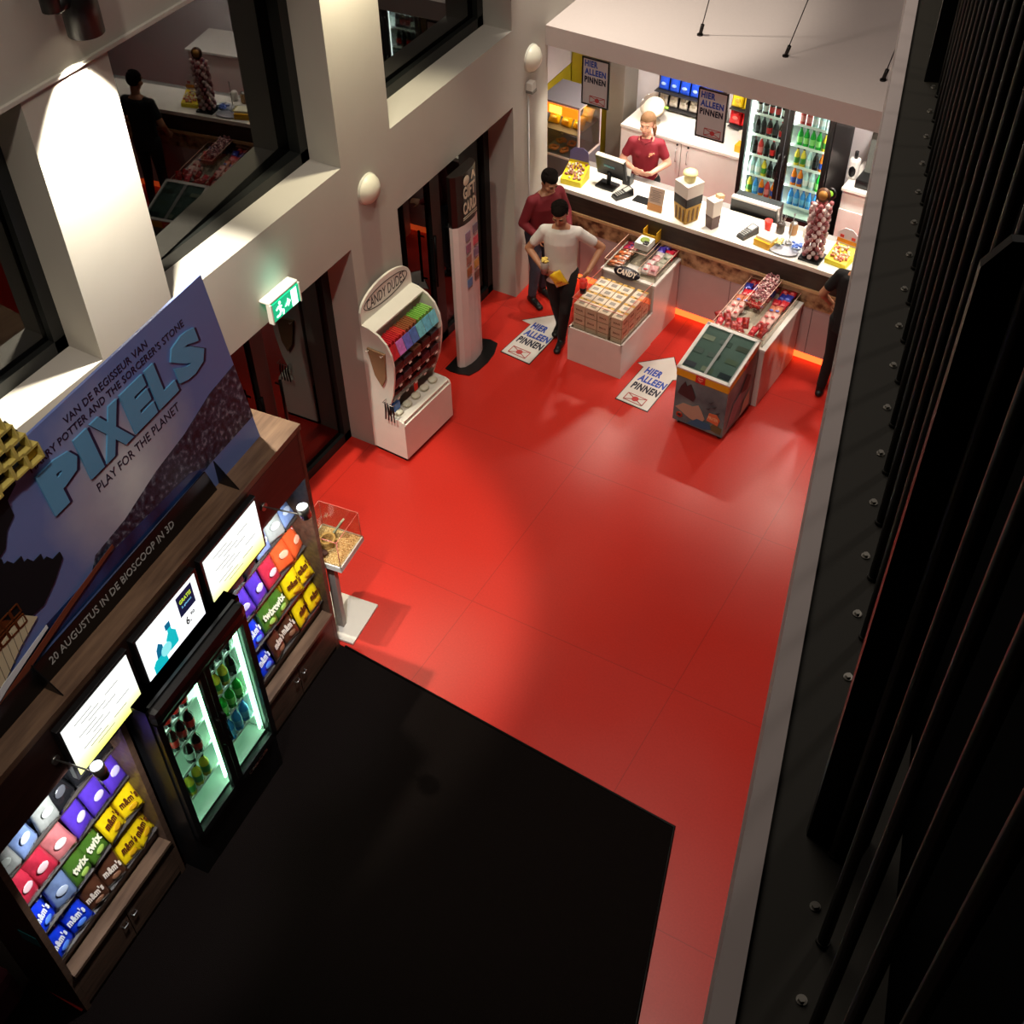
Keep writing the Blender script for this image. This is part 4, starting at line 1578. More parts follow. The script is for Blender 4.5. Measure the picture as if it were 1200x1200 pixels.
# tall modules
md = thing('display_module', 'white display module behind the cartons, up against the counter', 'display module', CN(1.07, -.60, 0), CR)
b = MB()
b.box((.32, .285, .36), (.62, .56, .72), MW)
b.build('body', md)
b = MB()
b.box((.32, .285, .735), (.64, .58, .03), WHITE, bevel=.004)
b.build('top', md)
md2 = thing('display_module', 'white display module behind the chest freezer, up against the counter', 'display module', CN(2.46, -.93, 0), CR)
b = MB()
b.box((.31, .45, .34), (.60, .89, .68), MW)
b.build('body', md2)
b = MB()
b.box((.31, .45, .70), (.62, .91, .03), WHITE, bevel=.004)
b.build('top', md2)


def tray(name, label, loc, w_, d_, h_, rz=CR, group=None):
    t = thing(name, label, 'tray', loc, rz, group)
    b = MB()
    for c_, s_ in (((w_ / 2, .003, h_ / 2), (w_, .005, h_)), ((w_ / 2, d_ - .003, h_ / 2), (w_, .005, h_)), ((.003, d_ / 2, h_ / 2), (.005, d_, h_)), ((w_ - .003, d_ / 2, h_ / 2), (.005, d_, h_)), ((w_ / 2, d_ / 2, .003), (w_, d_, .004))):
        b.box(c_, s_, CLEAR)
    b.build('acrylic_box', t)
    b = MB()
    b.tube([(0, 0, h_), (w_, 0, h_), (w_, d_, h_), (0, d_, h_)], .0035, mat('tray_edge', (236, 190, 170), .3), 5, True)
    b.build('rim_line', t)
    return t


PKN = {}


def packet(key, col, col2, w_, h_, d_):
    k2 = key + str(w_)
    if k2 not in PKN:
        PKN[k2] = bag_mesh('pk_' + k2, col, col2, None, w_=w_, h=h_, d=d_)
    return PKN[k2]


tray('candy_tray', 'clear tray of snack bars on the pier side of the carton module', CN(1.09, -.56, .751), .20, .52, .10)
tray('candy_tray', 'clear tray of mixed candy packets on the freezer side of the carton module', CN(1.48, -.56, .751), .20, .52, .10)
tray('candy_tray', 'raised clear tray between the two candy trays of the carton module', CN(1.295, -.38, .751), .18, .34, .16)
bars = [('brown', (96, 50, 30), (200, 120, 70)), ('orange', (200, 100, 50), (230, 200, 170)), ('red', (160, 30, 60), (60, 40, 120))]
for i_ in range(10):
    kk = bars[0] if i_ % 2 == 0 and i_ < 7 else (bars[1] if i_ < 7 else bars[2])
    inst(packet(kk[0], kk[1], kk[2], .05, .17, .02), 'snack_bar', CN(1.105 + .0, -.53 + i_ * .049, .772 + .006 * (i_ % 2)), (R(-88), 0, CR + R(-80)),
         '%s snack bar, %s from the cartons in pier-side tray' % (kk[0], ORD[i_]), 'snack bar', 'snack bars in the clear tray')
mix_w = .10
mix = [('white', (214, 200, 196), (200, 70, 80)), ('pink', (206, 150, 150), (150, 60, 70)), ('silver', (150, 146, 130), (90, 96, 70)), ('red', (214, 30, 60), (240, 120, 140)), ('violet', (70, 50, 170), (150, 130, 230))]
sq = [0, 1, 0, 2, 1, 2, 0, 2, 4, 3, 4, 3]
for i_ in range(12):
    kk = mix[sq[i_]]
    inst(packet(kk[0], kk[1], kk[2], .10, .12, .04), 'candy_packet', CN(1.525 + .09 * (i_ % 2), -.51 + (i_ // 2) * .085, .775 + .02 * random.random()), (R(-62 + random.uniform(-8, 8)), 0, CR + R(random.uniform(-14, 14))),
         '%s candy packet, freezer-side tray, %s pair from cartons, %s side' % (kk[0], ORD[i_ // 2], ('pier', 'freezer')[i_ % 2]), 'candy packet', 'packets in the freezer-side tray')
t = thing('snack_box', 'tall open yellow box of snacks on the raised tray by the counter', 'box', CN(1.30, -.14, .915), CR)
b = MB()
YB = mat('box_yellow', (232, 180, 40), .45)
for c_, d_ in (((.08, .06, .005), (.16, .12, .01)), ((.08, .117, .09), (.16, .005, .18)), ((.003, .06, .06), (.005, .12, .12)), ((.157, .06, .06), (.005, .12, .12)), ((.08, .003, .04), (.16, .005, .08))):
    b.box(c_, d_, YB)
b.build('box_body', t)
b = MB()
b.box((.08, .114, .16), (.05, .004, .012), BLACK)
b.build('slot', t)
t = thing('snack_box', 'white snack box with green and dark print on the raised tray', 'box', CN(1.30, -.33, .915), CR)
b = MB()
b.box((.08, .085, .035), (.155, .16, .07), mat('box_print', (206, 206, 200), .5, noise=.4, nscale=22))
b.build('box_body', t)
b = MB()
b.ell((.08, .09, .075), (.05, .05, .012), mat('leaf_green', (120, 140, 50), .5), 12)
b.box((.12, .04, .075), (.05, .05, .02), BLACK)
b.build('print_patch', t)
t = thing('name_sign', 'dark oval CANDY sign tilted on the trays behind the cartons', 'sign', CN(1.38, -.60, .79), CR)
b = MB()
Mt = Matrix.Rotation(R(38), 4, 'X')
b.lathe([(0, 0), (.15, 0), (.15, .008), (0, .008)], mat('sign_charcoal', (34, 26, 34), .35), 30, Mt @ Matrix.Diagonal((1, .42, 1, 1)))
b.build('plate', t)
b = MB()
b.text('CANDY', .22, .06, mat('letters_bone', (214, 190, 170), .4), Mt @ Matrix.Translation((-.11, -.03, .009)), .03)
b.build('lettering', t)

# trays on the second module
tray('candy_tray', 'wide clear tray of candy packets on the module behind the freezer', CN(2.49, -.90, .716), .54, .88, .09)
tray('candy_tray', 'raised long clear tray of pink sweets in the middle of the freezer module', CN(2.66, -.56, .81), .17, .56, .10)
b = MB()
b.box((.745 - .0, 0, 0), (.001, .001, .001), CLEAR)
b.bm.free()
PB = {'red': ((196, 30, 44), (230, 110, 110)), 'blue': ((40, 50, 150), (100, 110, 200)), 'orange': ((200, 120, 90), (90, 110, 190)), 'white': ((206, 160, 150), (190, 60, 60)), 'crimson': ((150, 24, 20), (190, 60, 40))}
cols2 = ['white', 'white', 'orange', 'red', 'blue', 'red']
for lane, (u0, nm) in enumerate(((2.535, 'pier-side'), (2.875, 'landing-side'))):
    for i_, c_ in enumerate(cols2):
        for j_ in range(2):
            kk = PB[c_]
            inst(packet(c_, kk[0], kk[1], .085, .13, .04), 'candy_packet', CN(u0 + .068 * j_ + (.0 if lane == 0 else .0), -.66 + i_ * .115, .735 + .012 * j_), (R(-72), 0, CR + R(random.uniform(-12, 12))),
                 '%s candy packet, %s row from freezer, %s lane, %s of its pair' % (c_, ORD[i_], nm, ORD[j_]), 'candy packet', 'packets in the wide tray')
for i_ in range(12):
    kk = PB['crimson' if i_ % 4 else 'red']
    inst(packet('crimson' if i_ % 4 else 'red', kk[0], kk[1], .07, .12, .03), 'candy_packet', CN(2.53 + (i_ % 6) * .085, -.85 + (i_ // 6) * .07, .738 + .035 * random.random()), (R(-60 + random.uniform(-20, 10)), R(random.uniform(-15, 15)), CR + R(random.uniform(-50, 50))),
         'dark red packet heaped by the freezer, %s line, %s from the pier' % (ORD[i_ // 6], ORD[i_ % 6]), 'candy packet', 'heaped packets by the freezer')
b = MB()
PK = [mat('lolly_pink', (190, 130, 130), .4), mat('lolly_rose', (150, 90, 96), .4), mat('lolly_pale', (216, 180, 176), .35), mat('lolly_red', (170, 40, 36), .4)]
for i_ in range(420):
    v = random.uniform(.015, .545)
    h_ = .02 + (.075 if v > .12 else .03) + .05 * max(0, v - .1) * 1.5
    b.ell((random.uniform(.015, .155), v, random.uniform(.4, 1) * h_ + .01), (.011, .011, .011), PK[3] if v < .12 else PK[i_ % 3], 6)
tag(b.build('wrapped_sweets', None, CN(2.66, -.56, .812), CR), 'small pink wrapped sweets filling the raised long tray', 'sweets', None, 'stuff')

# ------------------------------------------------------------------ chest freezer
fz = thing('chest_freezer', 'ice cream chest freezer with yellow rim, sliding glass lids and a seaside picture', 'freezer', CN(2.47, -1.56, 0), CR - .02)
W, D, H0, H1 = .54, .60, .70, .84
b = MB()
TEAL = ramp_mat('freezer_print', [(0.3, (60, 84, 92)), (0.55, (96, 120, 124)), (0.7, (120, 138, 134))], 4, .4)
b.hexa([(0, 0, .05), (W, 0, .05), (W, D, .05), (0, D, .05), (0, 0, H0 - .09), (W, 0, H0 - .09), (W, D, H1 - .09), (0, D, H1 - .09)], TEAL)
b.build('cabinet_body', fz)
b = MB()
YL = mat('freezer_yellow', (214, 160, 30), .4)
b.hexa([(-.004, -.004, H0 - .09), (W + .004, -.004, H0 - .09), (W + .004, D, H1 - .09), (-.004, D, H1 - .09), (-.004, -.004, H0 - .01), (W + .004, -.004, H0 - .01), (W + .004, D, H1 - .01), (-.004, D, H1 - .01)], YL)
b.build('yellow_band', fz)
sl = (H1 - H0) / D
Mt = Matrix.Translation((0, 0, H0 - .01)) @ Matrix.Rotation(math.atan(sl), 4, 'X')
LD = D / math.cos(math.atan(sl))
b = MB()
for c_, d_ in (((W / 2, .014, .01), (W + .02, .035, .022)), ((W / 2, LD - .014, .01), (W + .02, .035, .022)), ((.008, LD / 2, .01), (.035, LD, .022)), ((W - .008, LD / 2, .01), (.035, LD, .022))):
    b.box(c_, d_, WHITE, Mt)
b.build('rim', fz)
b = MB()
b.box((W / 2, LD / 2, -.0), (W - .04, LD - .05, .004), mat('freezer_well', (140, 148, 146), .5), Mt @ Matrix.Translation((0, 0, .003)))
b.build('well', fz)
for i_ in range(2):
    b = MB()
    b.box((W * (.26 + .48 * i_), LD / 2, .012 + .006 * i_), (W * .46, LD - .06, .004), glass('lid_glass', (222, 232, 228), 1.9, .10), Mt)
    ll = b.build('sliding_lid', fz)
    b = MB()
    for x in (W * (.26 + .48 * i_) - W * .225, W * (.26 + .48 * i_) + W * .225):
        b.box((x, LD / 2, .014 + .006 * i_), (.012, LD - .06, .008), mat('lid_grey', (150, 150, 148), .4), Mt)
    b.build('lid_frame', ll)
for i_ in range(9):
    b = MB()
    b.box((.08 + (i_ % 3) * .18 + random.uniform(-.02, .02), .09 + (i_ // 3) * .18, .007), (.12, .06, .008), mat('ice_%d' % i_, random.choice([(90, 100, 96), (70, 66, 80), (110, 100, 90), (140, 140, 120)]), .4), Mt)
    b.build('ice_cream_pack', fz)
b = MB()
for x, y in ((.05, .05), (W - .05, .05), (W - .05, D - .05), (.05, D - .05)):
    b.cyl((x, y, 0), (x, y, .05), .022, BLACK, seg=12)
b.build('castor', fz)
Mf = frame((1, 0, 0), (0, 0, 1), (0, -.0045, 0))
b = MB()
DK = mat('print_dark', (50, 40, 44), .5)
SD = mat('print_sand', (176, 150, 130), .5)
b.prism([(.03, .40), (.20, .36), (.22, .42), (.19, .50), (.16, .56), (.12, .52), (.10, .57), (.06, .50)], 0, .002, DK, Mf)
b.prism([(.02, .22), (.10, .30), (.20, .30), (.26, .34), (.30, .28), (.34, .20), (.30, .12), (.18, .14), (.10, .18)], 0, .002, SD, Mf)
b.prism([(.16, .07), (.34, .07), (.42, .10), (.40, .16), (.26, .17)], .001, .003, mat('print_pool', (40, 96, 130), .5), Mf)
b.prism([(.38, .10), (.52, .08), (.53, .16), (.44, .19)], 0, .002, mat('print_moss', (96, 92, 60), .5), Mf)
b.lathe([(0, .003), (.035, .003), (.035, 0)], mat('print_ring', (170, 60, 30), .5), 18, Mf @ Matrix.Translation((.07, .14, 0)))
b.lathe([(0, .004), (.018, .004), (.018, 0)], DK, 18, Mf @ Matrix.Translation((.07, .14, 0)))
for x, z in ((.36, .42), (.40, .38), (.34, .34), (.44, .32)):
    b.prism([(x, z), (x + .05, z + .03), (x + .03, z - .01)], 0, .002, mat('print_slate', (50, 66, 70), .5), Mf)
b.build('picture_front', fz)
b = MB()
b.prism([(.36, .20), (.48, .18), (.50, .26), (.46, .31), (.38, .30)], 0, .003, mat('print_orange', (206, 110, 70), .5), Mf)
b.text('PIRATEN', .10, .04, mat('print_cream', (226, 196, 150), .5), Mf @ Matrix.Translation((.375, .225, .003)), .02)
b.build('picture_title', fz)
Ms = frame((0, 1, 0), (0, 0, 1), (W + .0045, 0, 0))
b = MB()
b.prism([(.05, .12), (.2, .10), (.34, .28), (.30, .42), (.16, .36)], 0, .002, mat('print_mauve', (130, 104, 112), .5), Ms)
b.prism([(.30, .40), (.44, .36), (.50, .50), (.40, .58)], 0, .002, DK, Ms)
b.prism([(.36, .08), (.55, .10), (.52, .30), (.42, .24)], 0, .002, SD, Ms)
b.build('picture_side', fz)
for Mq, x0, z0, nm in ((Mf, .20, H0 - .092, 'a'), (Ms, .30, H0 - .02, 'b')):
    b = MB()
    b.prism([(x0, z0), (x0 + .10, z0 + (0 if nm == 'a' else .022)), (x0 + .10, z0 + .085 + (0 if nm == 'a' else .022)), (x0, z0 + .085)], .001, .003, mat('logo_red', (200, 40, 36), .4), Mq)
    hp = []
    for i_ in range(24):
        a = 2 * math.pi * i_ / 24
        hp.append(Mq @ Vector((x0 + .05 + .0018 * 16 * math.sin(a) ** 3, z0 + .045 + .0018 * (13 * math.cos(a) - 5 * math.cos(2 * a) - 2 * math.cos(3 * a)) + (0 if nm == 'a' else .011), .004)))
    b.tube(hp, .003, mat('logo_pink', (240, 150, 130), .4), 5, True)
    hp = [h + (Mq @ Vector((x0 + .05, z0 + .045, .004)) - h) * .45 for h in hp]
    b.tube(hp, .0025, mat('logo_pink'), 5, True)
    b.build('heart_logo', fz)

# ------------------------------------------------------------------ things on the counter (worktop height)
Z = 1.151
t = thing('lollipop_box', 'yellow counter box of wrapped sweets with a printed card, beside the till', 'candy box', CN(.20, .02, Z), CR + .1)
b = MB()
YW = mat('box_lemon', (236, 214, 30), .45)
b.hexa([(0, 0, 0), (.24, 0, 0), (.24, .22, 0), (0, .22, 0), (0, 0, .06), (.24, 0, .06), (.24, .22, .16), (0, .22, .16)], YW)
b.build('box_body', t)
b = MB()
b.prism([(0, .10), (.24, .10), (.22, .30), (.16, .34), (.06, .33), (.01, .28)], -.22, -.214, mat('card_violet', (110, 100, 150), .5), frame((1, 0, 0), (0, 0, 1)))
b.box((.12, .212, .17), (.22, .004, .03), YW)
b.build('back_card', t)
b = MB()
for i_ in range(60):
    x, y = random.uniform(.02, .22), random.uniform(.02, .20)
    b.ell((x, y, .065 + y * .45 + random.uniform(0, .012)), (.014, .014, .014), [mat('swt_a', (200, 140, 120), .3), mat('swt_b', (240, 230, 200), .25), mat('swt_c', (150, 90, 80), .3)][i_ % 3], 7)
b.build('wrapped_sweets', t)['kind'] = 'stuff'

t = thing('till_monitor', 'black till monitor with a pale top edge, its back to the customers', 'till', CN(.56, .20, Z), CR - .05)
b = MB()
b.box((.10, .03, .012), (.22, .16, .024), BLACK, bevel=.006)
b.build('foot', t)
b = MB()
b.cyl((.10, .05, .02), (.10, .06, .16), .025, BLACK)
b.build('neck', t)
b = MB()
Mt = Matrix.Translation((.12, .06, .22)) @ Matrix.Rotation(R(14), 4, 'X')
b.box((0, 0, 0), (.34, .045, .24), BLACK, Mt, bevel=.01)
b.box((0, .005, .123), (.345, .05, .012), mat('monitor_top', (220, 216, 206), .35), Mt)
b.box((0, .0, .0), (.36, .03, .25), mat('monitor_rim', (18, 18, 18), .5), Mt)
so = b.build('screen', t)
b = MB()
b.box((-.01, -.024, .02), (.14, .003, .035), mat('badge_teal', (30, 90, 100), .4), Mt)
b.text('WELKOM', .12, .022, mat('badge_light', (130, 200, 205), .4), Mt @ frame((1, 0, 0), (0, 0, 1), (-.07, -.026, .01)), .02)
b.build('badge', so)
t = thing('receipt_printer', 'small black receipt printer between the till and the card reader', 'printer', CN(.77, .34, Z), CR)
b = MB()
b.box((.05, .05, .05), (.09, .10, .10), BLACK, bevel=.008)
b.build('housing', t)
b = MB()
b.hexa([(.02, .03, .10), (.08, .03, .10), (.08, .034, .10), (.02, .034, .10), (.02, .05, .17), (.08, .05, .17), (.08, .054, .17), (.02, .054, .17)], mat('paper_white', (236, 234, 228), .6))
b.build('receipt', t)
for (u_, v_, lab, rz) in ((.80, .06, 'black card reader beside the till monitor', .5), (2.24, .06, 'black card reader with a white top near the yellow box', .35)):
    t = thing('card_reader', lab, 'card reader', CN(u_, v_, Z), CR - rz, 'card readers on the counter')
    b = MB()
    b.hexa([(0, 0, 0), (.10, 0, 0), (.10, .22, 0), (0, .22, 0), (.005, .005, .035), (.095, .005, .035), (.095, .215, .08), (.005, .215, .08)], BLACK)
    b.build('body', t)
    b = MB()
    b.hexa([(.02, .13, .062), (.08, .13, .062), (.08, .20, .077), (.02, .20, .077), (.02, .13, .064), (.08, .13, .064), (.08, .20, .08), (.02, .20, .08)], mat('reader_display', (180, 180, 172), .3))
    b.build('display', t)
    b = MB()
    for i_ in range(12):
        x, y = .025 + (i_ % 3) * .024, .03 + (i_ // 3) * .023
        b.box((x, y, .041 + y * .2), (.016, .014, .006), mat('key_grey', (150, 150, 145), .4))
    b.build('keypad', t)
t = thing('counter_mat', 'small dark rubber mat on the white worktop behind the menu card', 'mat', CN(1.03, .12, Z), CR)
b = MB()
b.box((.09, .05, .004), (.20, .12, .007), BLACKM)
b.build('pad', t)
t = thing('menu_card', 'printed menu card in a stand at the counter edge', 'menu card', CN(1.23, .03, Z), CR)
b = MB()
b.hexa([(0, 0, 0), (.17, 0, 0), (.17, .09, 0), (0, .09, 0), (0, .02, .006), (.17, .02, .006), (.17, .09, .006), (0, .09, .006)], CLEAR)
b.build('foot', t)
b = MB()
Mt = Matrix.Rotation(R(-12), 4, 'X')
b.box((.085, .02, .13), (.17, .005, .25), mat('card_cream', (206, 180, 160), .5), Mt)
b.box((.085, .0165, .045), (.168, .003, .07), mat('card_tan', (196, 136, 80), .5), Mt)
for i_ in range(7):
    b.box((.085 - .01 * (i_ % 2), .0165, .11 + i_ * .018), (.12 - .02 * (i_ % 3), .002, .005), mat('menu_grey', (130, 112, 106), .5), Mt)
b.build('card', t)


def popbox(loc, lab, w_, h1, hb, big=True):
    t = thing('popcorn_box', lab, 'popcorn box', loc, CR + 1.15)
    GO, BK, WH = mat('box_gold', (206, 160, 50), .45), mat('box_dark', (30, 22, 20), .45), mat('box_ivory', (232, 224, 214), .5)
    b = MB()
    a, c_ = w_ * .42, w_ * .5
    def fr(z0, z1, r0, r1, m_):
        b.hexa([(-r0, -r0, z0), (r0, -r0, z0), (r0, r0, z0), (-r0, r0, z0), (-r1, -r1, z1), (r1, -r1, z1), (r1, r1, z1), (-r1, r1, z1)], m_)
    fr(0, h1 * .45, a, c_, GO if big else mat('box_maroon', (90, 60, 56), .5))
    fr(h1 * .45, h1 * .68, c_, c_ * 1.02, BK if big else WH)
    fr(h1 * .68, h1, c_ * 1.02, c_ * 1.04, WH)
    b.build('carton', t)
    if big:
        b = MB()
        for q in range(4):
            Mq = Matrix.Rotation(q * math.pi / 2, 4, 'Z')
            for i_ in range(3):
                b.box((-w_ * .28 + i_ * w_ * .28, -w_ * .475, h1 * .22), (w_ * .10, .006, h1 * .32), mat('box_stripe', (120, 80, 30), .5), Mq)
        b.build('stripes', t)
        b = MB()
        b.lathe([(0, h1), (.055, h1), (.06, h1 + .02), (.06, h1 + .05), (.075, h1 + .07), (.07, h1 + .10), (.04, h1 + .115), (0, h1 + .12)], mat('popcorn_pale', (250, 240, 170), .6, bump=.6, nscale=60), 18)
        b.build('popcorn', t)
    else:
        b = MB()
        b.box((0, 0, h1 + .012), (w_ * .6, w_ * .6, .04), mat('popcorn_tan', (226, 190, 140), .6, bump=.6, nscale=60), Matrix.Rotation(.2, 4, 'Y'))
        b.build('popcorn', t)


popbox(CN(1.66, .10, Z), 'big popcorn box in gold, black and white with a popcorn dome, on the counter', .20, .44, .2)
popbox(CN(1.95, .10, Z), 'slim white and maroon popcorn box on the counter', .11, .32, .2, False)
t = thing('glass_cooler', 'low black cooler case with a white front rail behind the worktop', 'cooler', CN(1.96, .52, 1.021), CR)
b = MB()
b.box((.24, .10, .12), (.50, .20, .24), BLACK, bevel=.01)
b.build('case', t)
b = MB()
b.box((.24, .03, .25), (.50, .06, .03), WHITE, bevel=.008)
b.box((.50, .05, .16), (.02, .04, .20), STEEL)
b.build('rail', t)
t = thing('snack_box', 'small yellow box with a white lid near the second card reader', 'box', CN(2.44, .02, Z), CR - .15)
b = MB()
b.box((.09, .08, .035), (.18, .15, .07), mat('box_amber', (236, 176, 30), .45))
b.build('box_body', t)
b = MB()
b.box((.095, .095, .085), (.17, .14, .03), mat('lid_cream', (244, 238, 206), .5), Matrix.Rotation(R(-4), 4, 'X'))
b.build('lid', t)
t = thing('cup_stack', 'red and white paper cup standing behind the yellow box', 'paper cup', CN(2.46, .32, Z), CR)
b = MB()
b.lathe([(0, 0), (.03, 0), (.042, .12), (.038, .12), (.028, .005), (0, .005)], mat('cup_red', (206, 50, 40), .5), 16)
b.build('cup', t)
for u_, v_, r_, c_, lab, cat, cont in ((2.66, .14, .085, (214, 206, 160), 'shallow glass bowl of pale snacks on the counter', 'bowl', (226, 214, 140)), (2.84, .16, .09, (170, 190, 224), 'glass bowl with blue wrapped sweets beside the lollipop tower', 'bowl', (90, 120, 200))):
    t = thing('glass_bowl', lab, cat, CN(u_, v_, Z), 0, 'glass bowls on the counter')
    b = MB()
    b.lathe([(0, 0), (.035, 0), (.05, .012), (r_, .06), (r_ - .005, .062), (.045, .018), (0, .010)], glass('bowl_glass', (236, 240, 246), 1.5, .02), 24)
    b.build('bowl', t)
    b = MB()
    for i_ in range(26):
        a, q = random.uniform(0, 6.28), random.uniform(0, r_ * .62)
        b.ell((q * math.cos(a), q * math.sin(a), .03 + .03 * random.random()), (.018, .013, .011), mat('bowl_fill_%d' % (u_ * 100), cont, .35, noise=.3), 7)
    b.build('sweets', t)['kind'] = 'stuff'
t = thing('serving_plate', 'grey oval plate at the counter edge below the bowls', 'plate', CN(2.74, .06, Z), CR)
b = MB()
b.lathe([(0, 0), (.05, 0), (.11, .012), (.12, .016), (.11, .018), (.05, .006), (0, .005)], mat('plate_grey', (180, 178, 184), .35), 26, Matrix.Diagonal((1.3, .7, 1, 1)))
b.build('plate', t)
t = thing('ladle', 'steel scoop standing upright with its handle above the bowls', 'ladle', CN(2.74, .20, Z), CR)
b = MB()
b.cyl((0, 0, .03), (.01, .02, .33), .005, STEEL, seg=8)
b.cyl((.01, .02, .33), (.01, .02, .345), .010, STEEL, seg=10)
b.build('handle', t)
b = MB()
b.lathe([(0, 0), (.03, .008), (.038, .03), (.034, .03), (.026, .012), (0, .005)], STEEL, 14)
b.build('cup', t)
for u_, v_, q, lab, c_ in ((2.58, .36, 0, 'dark tin of cutlery behind the glass bowls', (60, 50, 46)), (2.70, .40, 1, 'brown jar with a steel lid behind the glass bowls', (150, 110, 70)), (2.84, .42, 2, 'white jug standing behind the glass bowls', (220, 214, 206))):
    t = thing(('cutlery_tin', 'storage_jar', 'milk_jug')[q], lab, ('tin', 'jar', 'jug')[q], CN(u_, v_, Z))
    b = MB()
    b.lathe([(0, 0), (.04, 0), (.045, .02), (.042, .10), (.03, .115), (0, .115)], mat('tin_%d' % q, c_, .35), 16)
    b.build('vessel', t)
    b = MB()
    if q == 0:
        for i_ in range(6):
            b.tube([(.02 * math.cos(i_), .02 * math.sin(i_), .11), (.045 * math.cos(i_), .045 * math.sin(i_), .20)], .004, STEEL, 6)
        b.build('cutlery', t)
    elif q == 1:
        b.lathe([(0, .115), (.032, .115), (.032, .13), (0, .132)], STEEL, 16)
        b.build('lid', t)
    else:
        b.tube([(.04, 0, .09), (.07, 0, .08), (.07, 0, .04), (.042, 0, .03)], .006, WHITE, 6)
        b.build('handle', t)

# lollipop tower
t = thing('lollipop_tower', 'tall tower of pink and white wrapped lollipops on a black foot', 'lollipop stand', CN(3.03, .11, Z), CR)
b = MB()
b.box((0, 0, .012), (.22, .20, .024), BLACK, bevel=.004)
b.build('foot', t)
b = MB()
b.cyl((0, 0, .02), (0, 0, .64), .035, mat('tower_red', (130, 30, 36), .5))
b.build('core', t)
LC = [mat('lolly_white', (222, 196, 192), .3), mat('lolly_mauve', (184, 136, 138), .3), mat('lolly_wine', (150, 84, 88), .3), mat('lolly_silver', (200, 176, 174), .25)]
k = 0
for lv in range(13):
    for a_ in range(8):
        if k >= 100:
            break
        a = a_ * math.pi / 4 + lv * .35
        z = .06 + lv * .047
        b = MB()
        b.cyl((.03 * math.cos(a), .03 * math.sin(a), z - .01), (.075 * math.cos(a), .075 * math.sin(a), z), .002, LC[0], seg=5)
        b.ell((.088 * math.cos(a), .088 * math.sin(a), z), (.024, .024, .025), LC[(lv * 3 + a_ * 2 + lv // 3) % 4], 8)
        b.build('lollipop', t)
        k += 1
b = MB()
b.lathe([(0, 0), (.07, 0), (.07, .014), (0, .014)], mat('disc_brown', (80, 46, 24), .45), 24, Matrix.Translation((0, 0, .70)) @ Matrix.Rotation(R(72), 4, 'X'))
b.lathe([(0, .015), (.045, .015), (.045, .018), (0, .018)], mat('disc_gold', (170, 120, 56), .4), 24, Matrix.Translation((0, -.004, .70)) @ Matrix.Rotation(R(72), 4, 'X'))
b.cyl((0, .0, .62), (0, .0, .66), .02, BLACK)
b.build('name_disc', t)

t = thing('lollipop_box', 'yellow box of round sweets with a white and yellow card, past the lollipop tower', 'candy box', CN(3.16, .10, Z), CR - .1)
b = MB()
b.hexa([(0, 0, 0), (.22, 0, 0), (.22, .20, 0), (0, .20, 0), (0, 0, .05), (.22, 0, .05), (.22, .20, .13), (0, .20, .13)], YW)
b.build('box_body', t)
b = MB()
b.prism([(0, .12), (.22, .12), (.22, .25), (.15, .31), (.07, .31), (0, .25)], -.206, -.20, mat('card_white', (226, 220, 226), .5), frame((1, 0, 0), (0, 0, 1)))
b.box((.11, .198, .17), (.21, .004, .04), mat('card_amber', (226, 150, 30), .5))
b.box((.05, .196, .22), (.04, .004, .03), mat('card_scarlet', (214, 60, 50), .5))
b.box((.17, .196, .22), (.04, .004, .03), mat('card_scarlet'))
b.build('back_card', t)
b = MB()
for i_ in range(50):
    x, y = random.uniform(.02, .20), random.uniform(.02, .18)
    b.ell((x, y, .055 + y * .42 + random.uniform(0, .012)), (.014, .014, .014), [mat('swt_d', (220, 130, 100), .3), mat('swt_b', (240, 230, 200), .25)][i_ % 2], 7)
b.build('wrapped_sweets', t)['kind'] = 'stuff'

# ------------------------------------------------------------------ back counter goods
t = thing('candy_wall_rack', 'black wall rack above the white back counter with hooks of blue and white candy bags', 'rack', CN(.16, 2.32, 1.02), CR)
b = MB()
b.box((.42, .015, .35), (.86, .02, .66), BLACK)
b.build('back_board', t)
b = MB()
for z in (.02, .205):
    b.box((.42, -.05, z), (.86, .12, .012), mat('rack_rail', (50, 48, 48), .4))
b.build('shelf', t)
PWB = bag_mesh('wall_blue', (30, 80, 220), (170, 200, 240), None, w_=.13, h=.19, d=.05)
PWW = bag_mesh('wall_white', (190, 180, 164), (150, 140, 120), None, w_=.11, h=.17, d=.04)
PWY = bag_mesh('wall_yellow', (240, 206, 30), (220, 170, 60), None, w_=.15, h=.22, d=.06)
PWR = bag_mesh('wall_red', (214, 26, 30), (236, 120, 110), None, w_=.15, h=.20, d=.06)
for i_ in range(6):
    inst(PWB, 'candy_bag', CN(.24 + i_ * .135, 2.27, 1.235), (R(-10), 0, CR), 'bright blue candy bag on the upper wall rack shelf, %s from the pillar' % ORD[i_], 'candy bag', 'blue bags on the wall rack')
    inst(PWW, 'candy_bag', CN(.25 + i_ * .13, 2.26, 1.055), (R(-14), 0, CR), 'white and beige candy bag on the lower wall rack shelf, %s from the pillar' % ORD[i_], 'candy bag', 'white bags on the wall rack')
t = thing('candy_wall_rack', 'small rack beside the tall fridge with yellow over red candy bags', 'rack', CN(1.12, 2.32, 1.02), CR)
b = MB()
b.box((.22, .015, .38), (.46, .02, .72), mat('rack_red', (120, 20, 24), .5))
b.build('back_board', t)
b = MB()
for z in (.02, .235):
    b.box((.22, -.05, z), (.46, .12, .012), mat('rack_rail'))
b.build('shelf', t)
